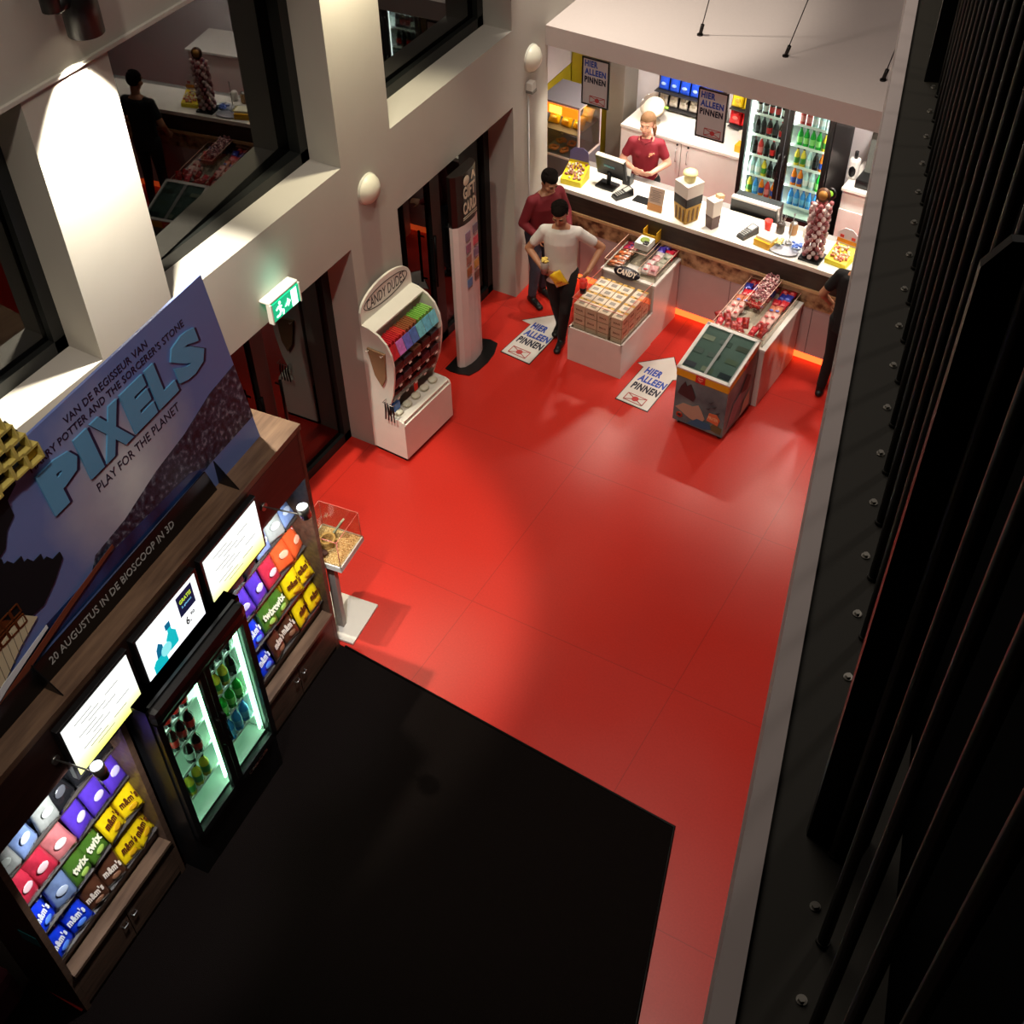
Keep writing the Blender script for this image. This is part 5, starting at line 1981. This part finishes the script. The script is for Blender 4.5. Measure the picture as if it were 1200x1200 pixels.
for i_ in range(3):
    inst(PWY, 'candy_bag', CN(1.18 + i_ * .15, 2.26, 1.265), (R(-10), 0, CR), 'yellow candy bag beside the tall fridge, %s from the pillar' % ORD[i_], 'candy bag', 'yellow bags by the tall fridge')
    inst(PWR, 'candy_bag', CN(1.18 + i_ * .15, 2.25, 1.06), (R(-12), 0, CR), 'red candy bag beside the tall fridge, %s from the pillar' % ORD[i_], 'candy bag', 'red bags by the tall fridge')
t = thing('snack_holder', 'yellow box with a white fan of paper trays on the back counter by the fridge', 'holder', CN(1.40, 1.80, 1.001), CR)
b = MB()
b.box((.07, .06, .04), (.15, .12, .08), mat('box_amber'))
b.build('box_body', t)
b = MB()
b.cyl((.07, .08, .08), (.07, .08, .20), .008, mat('stick_cream', (226, 206, 160), .5))
pts = [(.07 + .09 * math.sin(a), .18 + .06 * math.cos(a)) for a in [R(x) for x in range(-70, 71, 14)]] + [(.11, .17), (.03, .17)]
b.prism(pts, -.09, -.075, mat('tray_white', (246, 240, 224), .5), frame((1, 0, 0), (0, 0, 1)))
b.build('paper_fan', t)
t = thing('popcorn_globe', 'round clear globe bowl with a lime tag on the back counter behind the woman', 'globe', CN(.30, 1.92, 1.001), 0)
b = MB()
Mt = Matrix.Translation((0, 0, .20)) @ Matrix.Rotation(R(38), 4, 'X')
b.lathe([(0, -.15), (.09, -.12), (.145, -.04), (.15, .02), (.155, .03), (.148, .035), (.14, -.03), (.08, -.11), (0, -.14)], glass('globe_glass', (250, 244, 236), 1.45, .08), 28, Mt)
b.lathe([(0, -.11), (.08, -.09), (.13, -.03), (.12, .0), (0, .01)], mat('globe_cream', (238, 226, 206), .6), 24, Mt)
b.build('bowl', t)
b = MB()
b.lathe([(0, 0), (.09, 0), (.09, .02), (.03, .04), (.02, .10), (0, .10)], CLEAR, 20)
b.build('foot', t)
b = MB()
b.ell((.16, 0, .22), (.03, .02, .015), mat('lime'), 10)
b.build('tag', t)

# nook past the fridge
t = thing('drinks_machine', 'grey metal drinks machine on the short back counter past the fridge', 'machine', CN(2.84, 1.86, 1.001), CR)
b = MB()
b.hexa([(0, .1, .10), (.40, .1, .10), (.40, .36, .10), (0, .36, .10), (0, .14, .62), (.40, .14, .62), (.40, .36, .62), (0, .36, .62)], mat('machine_grey', (110, 112, 106), .35, .3))
b.box((.20, .14, .635), (.42, .2, .03), WHITE)
b.build('body', t)
b = MB()
b.box((.20, .08, .05), (.44, .34, .10), BLACK, bevel=.01)
b.build('drip_tray', t)
t = thing('soap_dispenser', 'white bottle-shaped dispenser with a black window beside the grey machine', 'dispenser', CN(2.68, 1.90, 1.001), CR)
b = MB()
b.box((.05, .04, .12), (.11, .10, .24), WHITE, bevel=.03)
b.cyl((.05, .04, .24), (.05, .04, .32), .02, BLACK)
b.build('body', t)
b = MB()
b.ell((.05, -.008, .10), (.04, .006, .07), BLACK, 14)
b.build('window', t)

# heated snack case at the pier end
t = thing('hot_snack_case', 'glass snack case with an orange lit header and yellow bags, behind the pier', 'display case', CN(-.66, .98, 0), CR)
W, D = .52, .50
b = MB()
b.box((W / 2, D / 2, .40), (W, D, .80), mat('case_grey', (100, 98, 104), .5))
b.build('base', t)
b = MB()
FR = mat('case_frame', (206, 190, 180), .35)
for z in (.81, 1.46):
    b = MB()
    b.box((W / 2, .01, z), (W, .02, .02), FR)
    b.box((W - .01, D / 2, z), (.02, D, .02), FR)
    b.build('rail', t)
for x, y in ((.01, .01), (W - .01, .01), (W - .01, D - .01), (.01, D - .01)):
    b = MB()
    b.box((x, y, 1.13), (.022, .022, .66), FR)
    b.build('post', t)
b = MB()
b.box((W / 2, .0, 1.40), (W - .03, .03, .11), emis('header_orange', (255, 120, 20), 1.5))
b.box((W * .42, -.016, 1.40), (.16, .004, .09), emis('header_yellow', (255, 220, 80), 2.2))
b.build('header', t)
b = MB()
b.box((W / 2, D / 2, 1.475), (W, D, .02), mat('case_top', (130, 124, 128), .4))
b.build('top', t)
b = MB()
b.box((W / 2, D / 2, 1.12), (W - .05, D - .05, .012), mat('case_shelf', (90, 80, 66), .5))
b.build('shelf', t)
b = MB()
b.box((W / 2, .008, 1.08), (W - .04, .004, .50), CLEAR)
b.box((W - .008, D / 2, 1.13), (.004, D - .04, .60), glass('case_side_glass', (200, 190, 184), 1.4, .1))
b.build('pane', t)
M0 = Matrix.Translation(Vector(CN(-.66, .98, 0))) @ Matrix.Rotation(CR, 4, 'Z')
NB = bag_mesh('nacho', (236, 190, 20), (250, 230, 120), None, w_=.15, h=.16, d=.07)
for i_ in range(6):
    p = M0 @ Vector((.10 + (i_ % 3) * .16, .14 + (i_ // 3) * .18, 1.13 + (i_ // 3) * .02))
    inst(NB, 'snack_bag', p, (R(-30), 0, CR + R(random.uniform(-10, 10))), 'yellow snack bag in the snack case, %s row, %s from pier' % (ORD[i_ // 3], ORD[i_ % 3]), 'snack bag', 'yellow bags in the snack case')
PZ = MB()
PZ.tube([(.045 * math.cos(a) * (1 + .3 * math.sin(2 * a)), .04 * math.sin(a), .02 + .006 * math.sin(3 * a)) for a in [2 * math.pi * i_ / 18 for i_ in range(18)]], .016, mat('pretzel_brown', (170, 100, 40), .5), 7, True)
PZm = PZ.mesh('pretzel')
for i_ in range(5):
    p = M0 @ Vector((.12 + (i_ % 3) * .14, .12 + (i_ // 3) * .17, .822))
    inst(PZm, 'pretzel', p, (0, 0, i_), 'brown pretzel low in the snack case, %s row, %s from pier' % (ORD[i_ // 3], ORD[i_ % 3]), 'pretzel', 'pretzels in the snack case')
area(M0 @ Vector((W / 2, D / 2, 1.44)), M0 @ Vector((W / 2, D / 2, 0)), 5, (1.0, .75, .35), .4, .3, 'case_light')
t = thing('duct_unit', 'grey duct box against the olive yellow wall behind the snack case', 'duct', (-6.40, 12.0, 0), 0)
b = MB()
b.hexa([(-.15, -.1, 0), (.35, -.1, 0), (.35, .45, 0), (-.15, .45, 0), (-.15, -.1, .95), (.25, -.1, .75), (.25, .45, .75), (-.15, .45, .95)], mat('duct_grey', (112, 108, 112), .5))
b.build('body', t)
b = MB()
for i_ in range(4):
    b.hexa([(-.05, -.05 + i_ * .12, .905), (.15, -.05 + i_ * .12, .805), (.15, -.02 + i_ * .12, .805), (-.05, -.02 + i_ * .12, .905), (-.05, -.05 + i_ * .12, .912), (.15, -.05 + i_ * .12, .812), (.15, -.02 + i_ * .12, .812), (-.05, -.02 + i_ * .12, .912)], mat('duct_slot', (80, 76, 80), .5))
b.build('slots', t)

# seat corner at the camera end of the cabinet
t = thing('lounge_seat', 'dark maroon rounded seat at the camera end of the snack cabinet', 'seat', (-4.98, .88, 0), .1)
b = MB()
b.box((0, 0, .22), (.8, .7, .40), mat('seat_maroon', (96, 30, 52), .8), bevel=.08)
b.build('cushion', t)
b = MB()
b.box((0, 0, .02), (.6, .5, .04), BLACK)
b.build('base', t)

# ------------------------------------------------------------------ people
def cap(bm, p0, p1, r0, r1, seg=14):
    p0, p1 = Vector(p0), Vector(p1)
    d = p1 - p0
    if d.length > 1e-4:
        T = Matrix.Translation((p0 + p1) / 2) @ d.to_track_quat('Z', 'Y').to_matrix().to_4x4()
        bmesh.ops.create_cone(bm, cap_ends=True, segments=seg, radius1=r0, radius2=r1, depth=d.length, matrix=T)
    for p, r in ((p0, r0), (p1, r1)):
        bmesh.ops.create_uvsphere(bm, u_segments=seg, v_segments=8, radius=r, matrix=Matrix.Translation(p))


def elb(bm, c, r, M=None, seg=18):
    T = Matrix.Translation(Vector(c)) @ (M or Matrix()) @ Matrix.Diagonal((r[0], r[1], r[2], 1))
    bmesh.ops.create_uvsphere(bm, u_segments=seg, v_segments=12, radius=1, matrix=T)


def rings(bm, R_, seg=20):
    """closed loft through ellipses: (centre, rx, ry)"""
    rs = []
    for c_, rx, ry in R_:
        rs.append([bm.verts.new((c_[0] + rx * math.cos(2 * math.pi * t / seg), c_[1] + ry * math.sin(2 * math.pi * t / seg), c_[2])) for t in range(seg)])
    for A, B in zip(rs, rs[1:]):
        for t in range(seg):
            bm.faces.new((A[t], A[(t + 1) % seg], B[(t + 1) % seg], B[t]))
    bm.faces.new(list(reversed(rs[0])))
    bm.faces.new(rs[-1])


def remesh(bm, vox, m_, name, smooth=4, extra=None):
    me = bpy.data.meshes.new(name)
    bmesh.ops.recalc_face_normals(bm, faces=bm.faces)
    bm.to_mesh(me)
    bm.free()
    o = bpy.data.objects.new(name, me)
    COL.objects.link(o)
    md_ = o.modifiers.new('r', 'REMESH')
    md_.mode = 'VOXEL'
    md_.voxel_size = vox
    sm = o.modifiers.new('s', 'SMOOTH')
    sm.factor = .5
    sm.iterations = smooth
    bpy.context.view_layer.update()
    new = bpy.data.meshes.new_from_object(o.evaluated_get(bpy.context.evaluated_depsgraph_get()))
    bpy.data.objects.remove(o)
    bpy.data.meshes.remove(me)
    new.materials.clear()
    new.materials.append(m_)
    if extra is not None:
        b2 = bmesh.new()
        b2.from_mesh(new)
        for f in b2.faces:
            f.material_index = 0
        n0 = len(b2.faces)
        tmp = extra.mesh('tmp')
        b2.from_mesh(tmp)
        for f in list(b2.faces)[n0:]:
            f.material_index += 1
        b2.to_mesh(new)
        b2.free()
        for mm in tmp.materials:
            new.materials.append(mm)
        bpy.data.meshes.remove(tmp)
    new.polygons.foreach_set('use_smooth', [True] * len(new.polygons))
    return new


def hand(bm, wr, d, pn, side, curl=.6, sc=1.0):
    """palm from wrist wr along d; pn = palm normal (fingers curl towards it); side = +1/-1 thumb side"""
    d = Vector(d).normalized()
    pn = Vector(pn)
    pn = (pn - d * pn.dot(d)).normalized()
    x = d.cross(pn).normalized() * side
    wr = Vector(wr)
    M_ = Matrix((x, d, pn)).transposed().to_4x4()
    elb(bm, wr + d * .045 * sc, (.040 * sc, .052 * sc, .016 * sc), M_)
    for i, (off, ln) in enumerate(((.028, .070), (.010, .078), (-.009, .072), (-.027, .056))):
        p = wr + d * .082 * sc + x * off * sc
        ang = 0
        for seg, fr in enumerate((.45, .32, .23)):
            ang += curl * (.55, .75, .6)[seg]
            dv = d * math.cos(ang) + pn * math.sin(ang)
            q = p + dv * ln * fr * sc
            r0 = (.0095, .0088, .008)[seg] * sc
            cap(bm, p, q, r0, r0 * .93, 8)
            p = q
    p = wr + d * .03 * sc + x * .034 * sc
    q = p + (d * .6 + x * .6 + pn * .5).normalized() * .036 * sc
    r_ = q + (d * .8 + x * .1 + pn * .7).normalized() * .032 * sc
    cap(bm, p, q, .0125 * sc, .011 * sc, 8)
    cap(bm, q, r_, .011 * sc, .009 * sc, 8)


def person(label, loc, rotz, P, skin, top, bottom, shoe, hair, sleeve='short', female=False, build_=1.0):
    root = thing('person', label, 'person', loc, rotz)
    V = Vector
    hx = .093
    hip = P.get('hip', V((0, 0, .92)))
    ch = P.get('chest', V((0, .0, 1.30)))
    nk = P.get('neck', V((0, .0, 1.49)))
    hd = P['head']
    fwd = V(P['look']).normalized()
    sx = .168 if not female else .148
    L = {}
    for sg, nm in ((1, 'l'), (-1, 'r')):
        L[nm] = dict(sh=V((sg * sx, 0.0, 1.395)) + (ch - V((0, 0, 1.30))), el=V(P['el_' + nm]), wr=V(P['wr_' + nm]), hip=hip + V((sg * hx, 0, 0)), kn=V(P['kn_' + nm]), an=V(P['an_' + nm]), toe=V(P['toe_' + nm]))
    # head frame
    z = V((0, 0, 1))
    hxv = fwd.cross(z).normalized() * -1
    hz = fwd.cross(hxv).normalized()
    if hz.z < 0:
        hz = -hz
    hy = -fwd
    HM = Matrix((hxv, hy, hz)).transposed().to_4x4()
    HMt = Matrix.Translation(hd) @ HM

    def hp(x, y, zz):
        return HMt @ V((x, y, zz))
    bm = bmesh.new()
    elb(bm, hp(0, .012, .025), (.074, .092, .088), HM)
    elb(bm, hp(0, -.018, -.035), (.058, .066, .078), HM)
    elb(bm, hp(0, -.040, -.088), (.030, .034, .026), HM)
    cap(bm, hp(0, -.080, .005), hp(0, -.102, -.028), .009, .013, 8)
    cap(bm, hp(-.020, -.078, -.062), hp(.020, -.078, -.062), .009, .009, 8)
    for sg in (-1, 1):
        elb(bm, hp(sg * .074, .012, -.008), (.010, .020, .031), HM)
        cap(bm, hp(sg * .045, -.075, .022), hp(sg * .014, -.086, .020), .008, .008, 8)
        elb(bm, hp(sg * .040, -.052, -.030), (.026, .026, .026), HM)
    cap(bm, nk - V((0, 0, .05)), hp(0, .02, -.06), .057 if not female else .047, .052 if not female else .043)
    k_ = build_
    wa = .145 if not female else .118
    sh_w = .20 if not female else .165
    tors = [(hip + V((0, 0, -.05)), .145 * k_, .105 * k_), (hip + V((0, 0, .06)), .155 * k_, .105 * k_), (hip.lerp(ch, .42), wa * k_, .095 * k_), (ch, .165 * k_ * (1 if not female else .9), .11 * k_), (ch + V((0, 0, .08)), .168 * k_ * (1 if not female else .87), .10 * k_), (ch.lerp(nk, .76), .115 * k_, .075 * k_), (nk, .055, .055)]
    rings(bm, tors)
    for nm in 'lr':
        q = L[nm]
        cap(bm, q['sh'], q['el'], .050 * k_, .040 * k_)
        cap(bm, q['el'], q['wr'], .040 * k_, .027)
        cap(bm, q['sh'] * .55 + nk * .45 - V((0, 0, .03)), q['sh'], .05, .052)
        cap(bm, q['hip'], q['kn'], .080, .052)
        cap(bm, q['kn'], q['an'], .052, .036)
        hand(bm, q['wr'], P['hd_' + nm], P['pn_' + nm], 1 if nm == 'l' else -1, P.get('curl_' + nm, .6), .95 if not female else .86)
    ex_ = MB()
    EW, EB, LP = mat('eye_white', (170, 150, 140), .7), mat('eye_dark', (40, 28, 22), .3), mat('lips_' + ('f' if female else 'm'), (170, 84, 76) if female else (150, 92, 78), .5)
    for sg in (-1, 1):
        ex_.ell((sg * .029, -.080, .004), (.010, .007, .0045), EW, 10, HMt)
        ex_.ell((sg * .029, -.087, .003), (.0055, .003, .0045), EB, 8, HMt)
        ex_.tube([HMt @ V((sg * .045, -.082, .022)), HMt @ V((sg * .030, -.090, .028)), HMt @ V((sg * .014, -.091, .024))], .004, hair, 6)
    ex_.tube([HMt @ V((-.022, -.084, -.062)), HMt @ V((0, -.091, -.060)), HMt @ V((.022, -.084, -.062))], .005, LP, 6)
    me = remesh(bm, .007, skin, 'body', 3, ex_)
    inst(me, 'body', (0, 0, 0)).parent = root
    for nm in ('label',):
        pass
    # hair
    b = MB()
    n0 = 0
    b.ell((0, .020, .040), (.084, .102, .094), hair, 28, HMt)
    inv = HMt.inverted()
    kill = []
    for f in b.bm.faces:
        c_ = inv @ f.calc_center_median()
        if c_.y < -.030 and c_.z < .062:
            kill.append(f)
        elif c_.y < .035 and c_.z < (.000 if not female else -.01):
            kill.append(f)
        elif c_.z < -.045:
            kill.append(f)
    bmesh.ops.delete(b.bm, geom=kill, context='FACES')
    if not female:
        for i_ in range(46):
            a, e_ = random.uniform(-2.4, 2.4), random.uniform(.35, 1.5)
            d_ = V((math.sin(a) * math.cos(e_), -math.cos(a) * math.cos(e_) * .6 + .15, math.sin(e_)))
            b.ell((d_.x * .078, .016 + d_.y * .092, .042 + d_.z * .088), (.018, .020, .012), hair, 6, HMt)
    else:
        b.tube([hp(0, .10, .03), hp(.02, .135, -.01), hp(.045, .125, -.09), hp(.06, .10, -.17)], [.022, .03, .026, .010], hair, 10)
        b.ell((0, .106, .04), (.024, .016, .024), mat('hair_tie', (60, 40, 40), .6), 10, HMt)
    b.build('hair', root)
    # shirt
    bm = bmesh.new()
    g = .012
    hem = P.get('hem', -.10)
    tt = [(hip + V((0, 0, hem)), .165 * k_ * (.93 if female else 1), .122 * k_), (hip + V((0, 0, .03)), .165 * k_ * (.93 if female else 1), .118 * k_), (hip.lerp(ch, .42), (wa + .018) * k_, .112 * k_), (ch, .165 * k_ * (1 if not female else .9) + g, .11 * k_ + g), (ch + V((0, 0, .08)), .168 * k_ * (1 if not female else .87) + g, .10 * k_ + g), (ch.lerp(nk, .68), .130 * k_ + g, .088 * k_ + g), (ch.lerp(nk, .84), .085, .074)]
    rings(bm, tt)
    if female:
        for sg in (-1, 1):
            elb(bm, ch + V((sg * .062, -.070, .015)), (.055, .055, .055))
    for nm in 'lr':
        q = L[nm]
        cap(bm, q['sh'] * .55 + nk * .45 - V((0, 0, .035)), q['sh'], .062, .062)
        if sleeve == 'short':
            e_ = q['sh'].lerp(q['el'], .60)
            cap(bm, q['sh'], e_, .058 * k_, .054 * k_)
        else:
            cap(bm, q['sh'], q['el'], .061 * k_, .050 * k_)
            cap(bm, q['el'], q['el'].lerp(q['wr'], .92), .050 * k_, .036)
    me = remesh(bm, .009, top, 'shirt', 3)
    so_ = inst(me, 'shirt', (0, 0, 0))
    so_.parent = root
    # trousers
    bm = bmesh.new()
    rings(bm, [(hip + V((0, 0, -.10)), .155, .112), (hip + V((0, 0, -.02)), .162 * (.95 if female else 1), .116), (hip + V((0, 0, .06)), .150 * k_, .106 * k_)])
    for nm in 'lr':
        q = L[nm]
        cap(bm, q['hip'], q['kn'], .092, .062)
        cap(bm, q['kn'], q['kn'].lerp(q['an'], .93), .062, .048)
    inst(remesh(bm, .010, bottom, 'trousers', 3), 'trousers', (0, 0, 0)).parent = root
    for nm in 'lr':
        q = L[nm]
        bm = bmesh.new()
        d_ = (q['toe'] - q['an'])
        d_.z = 0
        d_.normalize()
        base = V((q['an'].x, q['an'].y, q['toe'].z))
        cap(bm, q['an'] + V((0, 0, -.0)), q['an'] - V((0, 0, .03)), .045, .045)
        elb(bm, base - d_ * .02 + V((0, 0, .035)), (.042, .055, .040))
        cap(bm, base + V((0, 0, .035)), base + d_ * .13 + V((0, 0, .030)), .040, .036)
        elb(bm, base + d_ * .16 + V((0, 0, .026)), (.040, .045, .030))
        inst(remesh(bm, .007, shoe, 'shoe', 3), 'shoe', (0, 0, 0)).parent = root
    return root, HMt


def V3(*a):
    return Vector(a)


SK1 = mat('skin_tan', (176, 122, 92), .5, noise=.04)
SK2 = mat('skin_fair', (214, 160, 134), .5, noise=.04)
HB = mat('hair_black', (24, 18, 15), .95, spec=.1, noise=.3, nscale=60, bump=.5)
HBl = mat('hair_dark_blond', (120, 88, 60), .8, spec=.2, noise=.25, nscale=50, bump=.4)
MAROON = mat('cloth_maroon', (126, 16, 34), .75, noise=.1, nscale=12, bump=.15)
MAROON2 = mat('cloth_dark_red', (112, 18, 30), .8, noise=.1, nscale=12, bump=.15)
TEE = mat('cloth_white', (214, 206, 200), .8, noise=.04, nscale=10, bump=.2)
BLKC = mat('cloth_black', (16, 14, 15), .85, noise=.2, nscale=14)
JEAN = mat('denim_grey_blue', (62, 62, 76), .85, noise=.2, nscale=30)
SHOE = mat('shoe_black', (14, 13, 14), .5)

# man in the white shirt
r1, h1 = person('person in white shirt and black trousers walking with a yellow bag and popcorn', (-4.83, 9.22, 0), .36, dict(
    head=V3(-.01, -.075, 1.635), look=(-.10, -1, -.55), neck=V3(0, -.03, 1.49), chest=V3(0, -.02, 1.30),
    el_r=V3(-.33, .00, 1.16), wr_r=V3(-.15, -.20, 1.06), hd_r=(.75, -.45, -.1), pn_r=(.3, .9, -.1), curl_r=.8,
    el_l=V3(.40, .06, 1.19), wr_l=V3(.29, -.14, 1.03), hd_l=(-.45, -.35, -.55), pn_l=(-.7, .5, .0), curl_l=.9,
    kn_r=V3(-.05, .02, .50), an_r=V3(-.03, .22, .12), toe_r=V3(-.06, .05, .03),
    kn_l=V3(.06, -.10, .50), an_l=V3(.02, -.02, .09), toe_l=V3(-.01, -.2, .0)), SK1, TEE, BLKC, SHOE, HB)
r2, h2 = person('person in a dark red long-sleeved shirt and grey jeans leaning towards the counter', (-5.36, 9.78, 0), 1.10, dict(
    head=V3(0, -.14, 1.56), look=(-.05, -1, -.50), neck=V3(0, -.085, 1.44), chest=V3(0, -.07, 1.26), hip=V3(0, .03, .90),
    el_r=V3(-.25, -.02, 1.10), wr_r=V3(-.18, -.22, 1.00), hd_r=(.2, -1, .1), pn_r=(.5, .3, -.8), curl_r=.7,
    el_l=V3(.25, -.10, 1.12), wr_l=V3(.14, -.30, 1.06), hd_l=(-.5, -.8, 0), pn_l=(-.4, .3, -.8), curl_l=.7,
    kn_r=V3(-.09, -.02, .48), an_r=V3(-.10, .04, .09), toe_r=V3(-.11, -.15, .0),
    kn_l=V3(.08, .00, .48), an_l=V3(.09, .12, .09), toe_l=V3(.10, -.05, .0)), SK1, MAROON2, JEAN, SHOE, HB, sleeve='long')
pw = CN(.74, .92, 0)
r3, h3 = person('woman with a ponytail in a maroon polo shirt behind the counter with clasped hands', (pw[0], pw[1], 0), .28, dict(
    head=V3(0, -.02, 1.575), look=(-.18, -1, .02), neck=V3(0, 0, 1.43), chest=V3(0, 0, 1.25),  hip=V3(0, 0, .90),
    el_r=V3(-.25, -.02, 1.14), wr_r=V3(-.10, -.20, 1.13), hd_r=(.85, -.45, .0), pn_r=(.2, .9, -.2), curl_r=.55,
    el_l=V3(.25, -.02, 1.14), wr_l=V3(.10, -.22, 1.11), hd_l=(-.85, -.3, .0), pn_l=(-.1, .9, .2), curl_l=.6,
    kn_r=V3(-.09, 0, .47), an_r=V3(-.09, .03, .09), toe_r=V3(-.10, -.14, .0),
    kn_l=V3(.09, 0, .47), an_l=V3(.09, .03, .09), toe_l=V3(.10, -.14, .0)), SK2, MAROON, BLKC, SHOE, HBl, female=True)
b = MB()
b.ell((.075, -.155, 1.30), (.020, .006, .018), mat('badge_peach', (236, 170, 130), .5), 10)
b.ell((.105, -.148, 1.31), (.010, .006, .012), mat('badge_peach'), 8)
b.ell((.060, -.158, 1.275), (.009, .006, .008), mat('badge_peach'), 8)
b.build('shirt_emblem', r3)
b = MB()
b.prism([(-.05, .0), (0, -.045), (.05, 0), (.055, .035), (-.055, .035)], 0, .008, MAROON, Matrix.Translation((0, -.085, 1.40)) @ Matrix.Rotation(R(60), 4, 'X'))
b.tube([(-.062, -.03, 1.43), (-.055, -.075, 1.415), (0, -.10, 1.39), (.055, -.075, 1.415), (.062, -.03, 1.43)], .012, MAROON, 8)
b.build('collar', r3)
r4, h4 = person('person in black standing at the counter, half hidden by the landing edge', (-2.02, 9.76, 0), R(176), dict(
    head=V3(0, -.05, 1.63), look=(.1, -1, -.2), neck=V3(0, 0, 1.49), chest=V3(0, -.01, 1.30),
    el_r=V3(-.27, .02, 1.14), wr_r=V3(-.20, -.20, 1.12), hd_r=(.3, -1, 0), pn_r=(.1, 0, -1), curl_r=.4,
    el_l=V3(.29, .03, 1.16), wr_l=V3(.24, -.12, .98), hd_l=(0, -.6, -.6), pn_l=(-1, 0, 0), curl_l=.6,
    kn_r=V3(-.10, 0, .50), an_r=V3(-.12, .03, .09), toe_r=V3(-.15, -.14, .0),
    kn_l=V3(.10, 0, .50), an_l=V3(.12, .04, .09), toe_l=V3(.15, -.13, .0)), SK1, BLKC, BLKC, SHOE, HB)

# what the man in white carries
Mw = Matrix.Translation((-4.83, 9.22, 0)) @ Matrix.Rotation(.36, 4, 'Z')
t = thing('popcorn_cup', 'popcorn cup with yellow popcorn held against the chest of the person in white', 'popcorn cup', Mw @ Vector((-.13, -.25, 1.05)), .36)
b = MB()
b.lathe([(0, 0), (.034, 0), (.048, .14), (.044, .14), (.03, .006), (0, .006)], mat('cup_grey', (150, 130, 120), .5), 18)
b.build('cup', t)
b = MB()
for i_ in range(24):
    a, q = random.uniform(0, 6.28), random.uniform(0, .036)
    b.ell((q * math.cos(a), q * math.sin(a), .135 + .03 * random.random()), (.014, .013, .012), mat('popcorn_yellow', (246, 214, 110), .6), 7)
b.build('popcorn', t)['kind'] = 'stuff'
inst(bag_mesh('carried', (236, 190, 40), (200, 130, 30), None, w_=.14, h=.20, d=.06), 'snack_bag', Mw @ Vector((.05, -.215, .89)), (R(8), R(-28), .36), 'yellow snack bag carried at the waist of the person in white', 'snack bag')
t = thing('drink_cup', 'red and black drink cup held low beside the hip of the person in white', 'drink cup', Mw @ Vector((.255, -.235, .84)), .36)
b = MB()
b.lathe([(0, 0), (.03, 0), (.036, .07), (0, .07)], BLACK, 16)
b.lathe([(.036, .07), (.042, .15), (.038, .15), (.03, .08)], mat('cup_red'), 16)
b.build('cup', t)
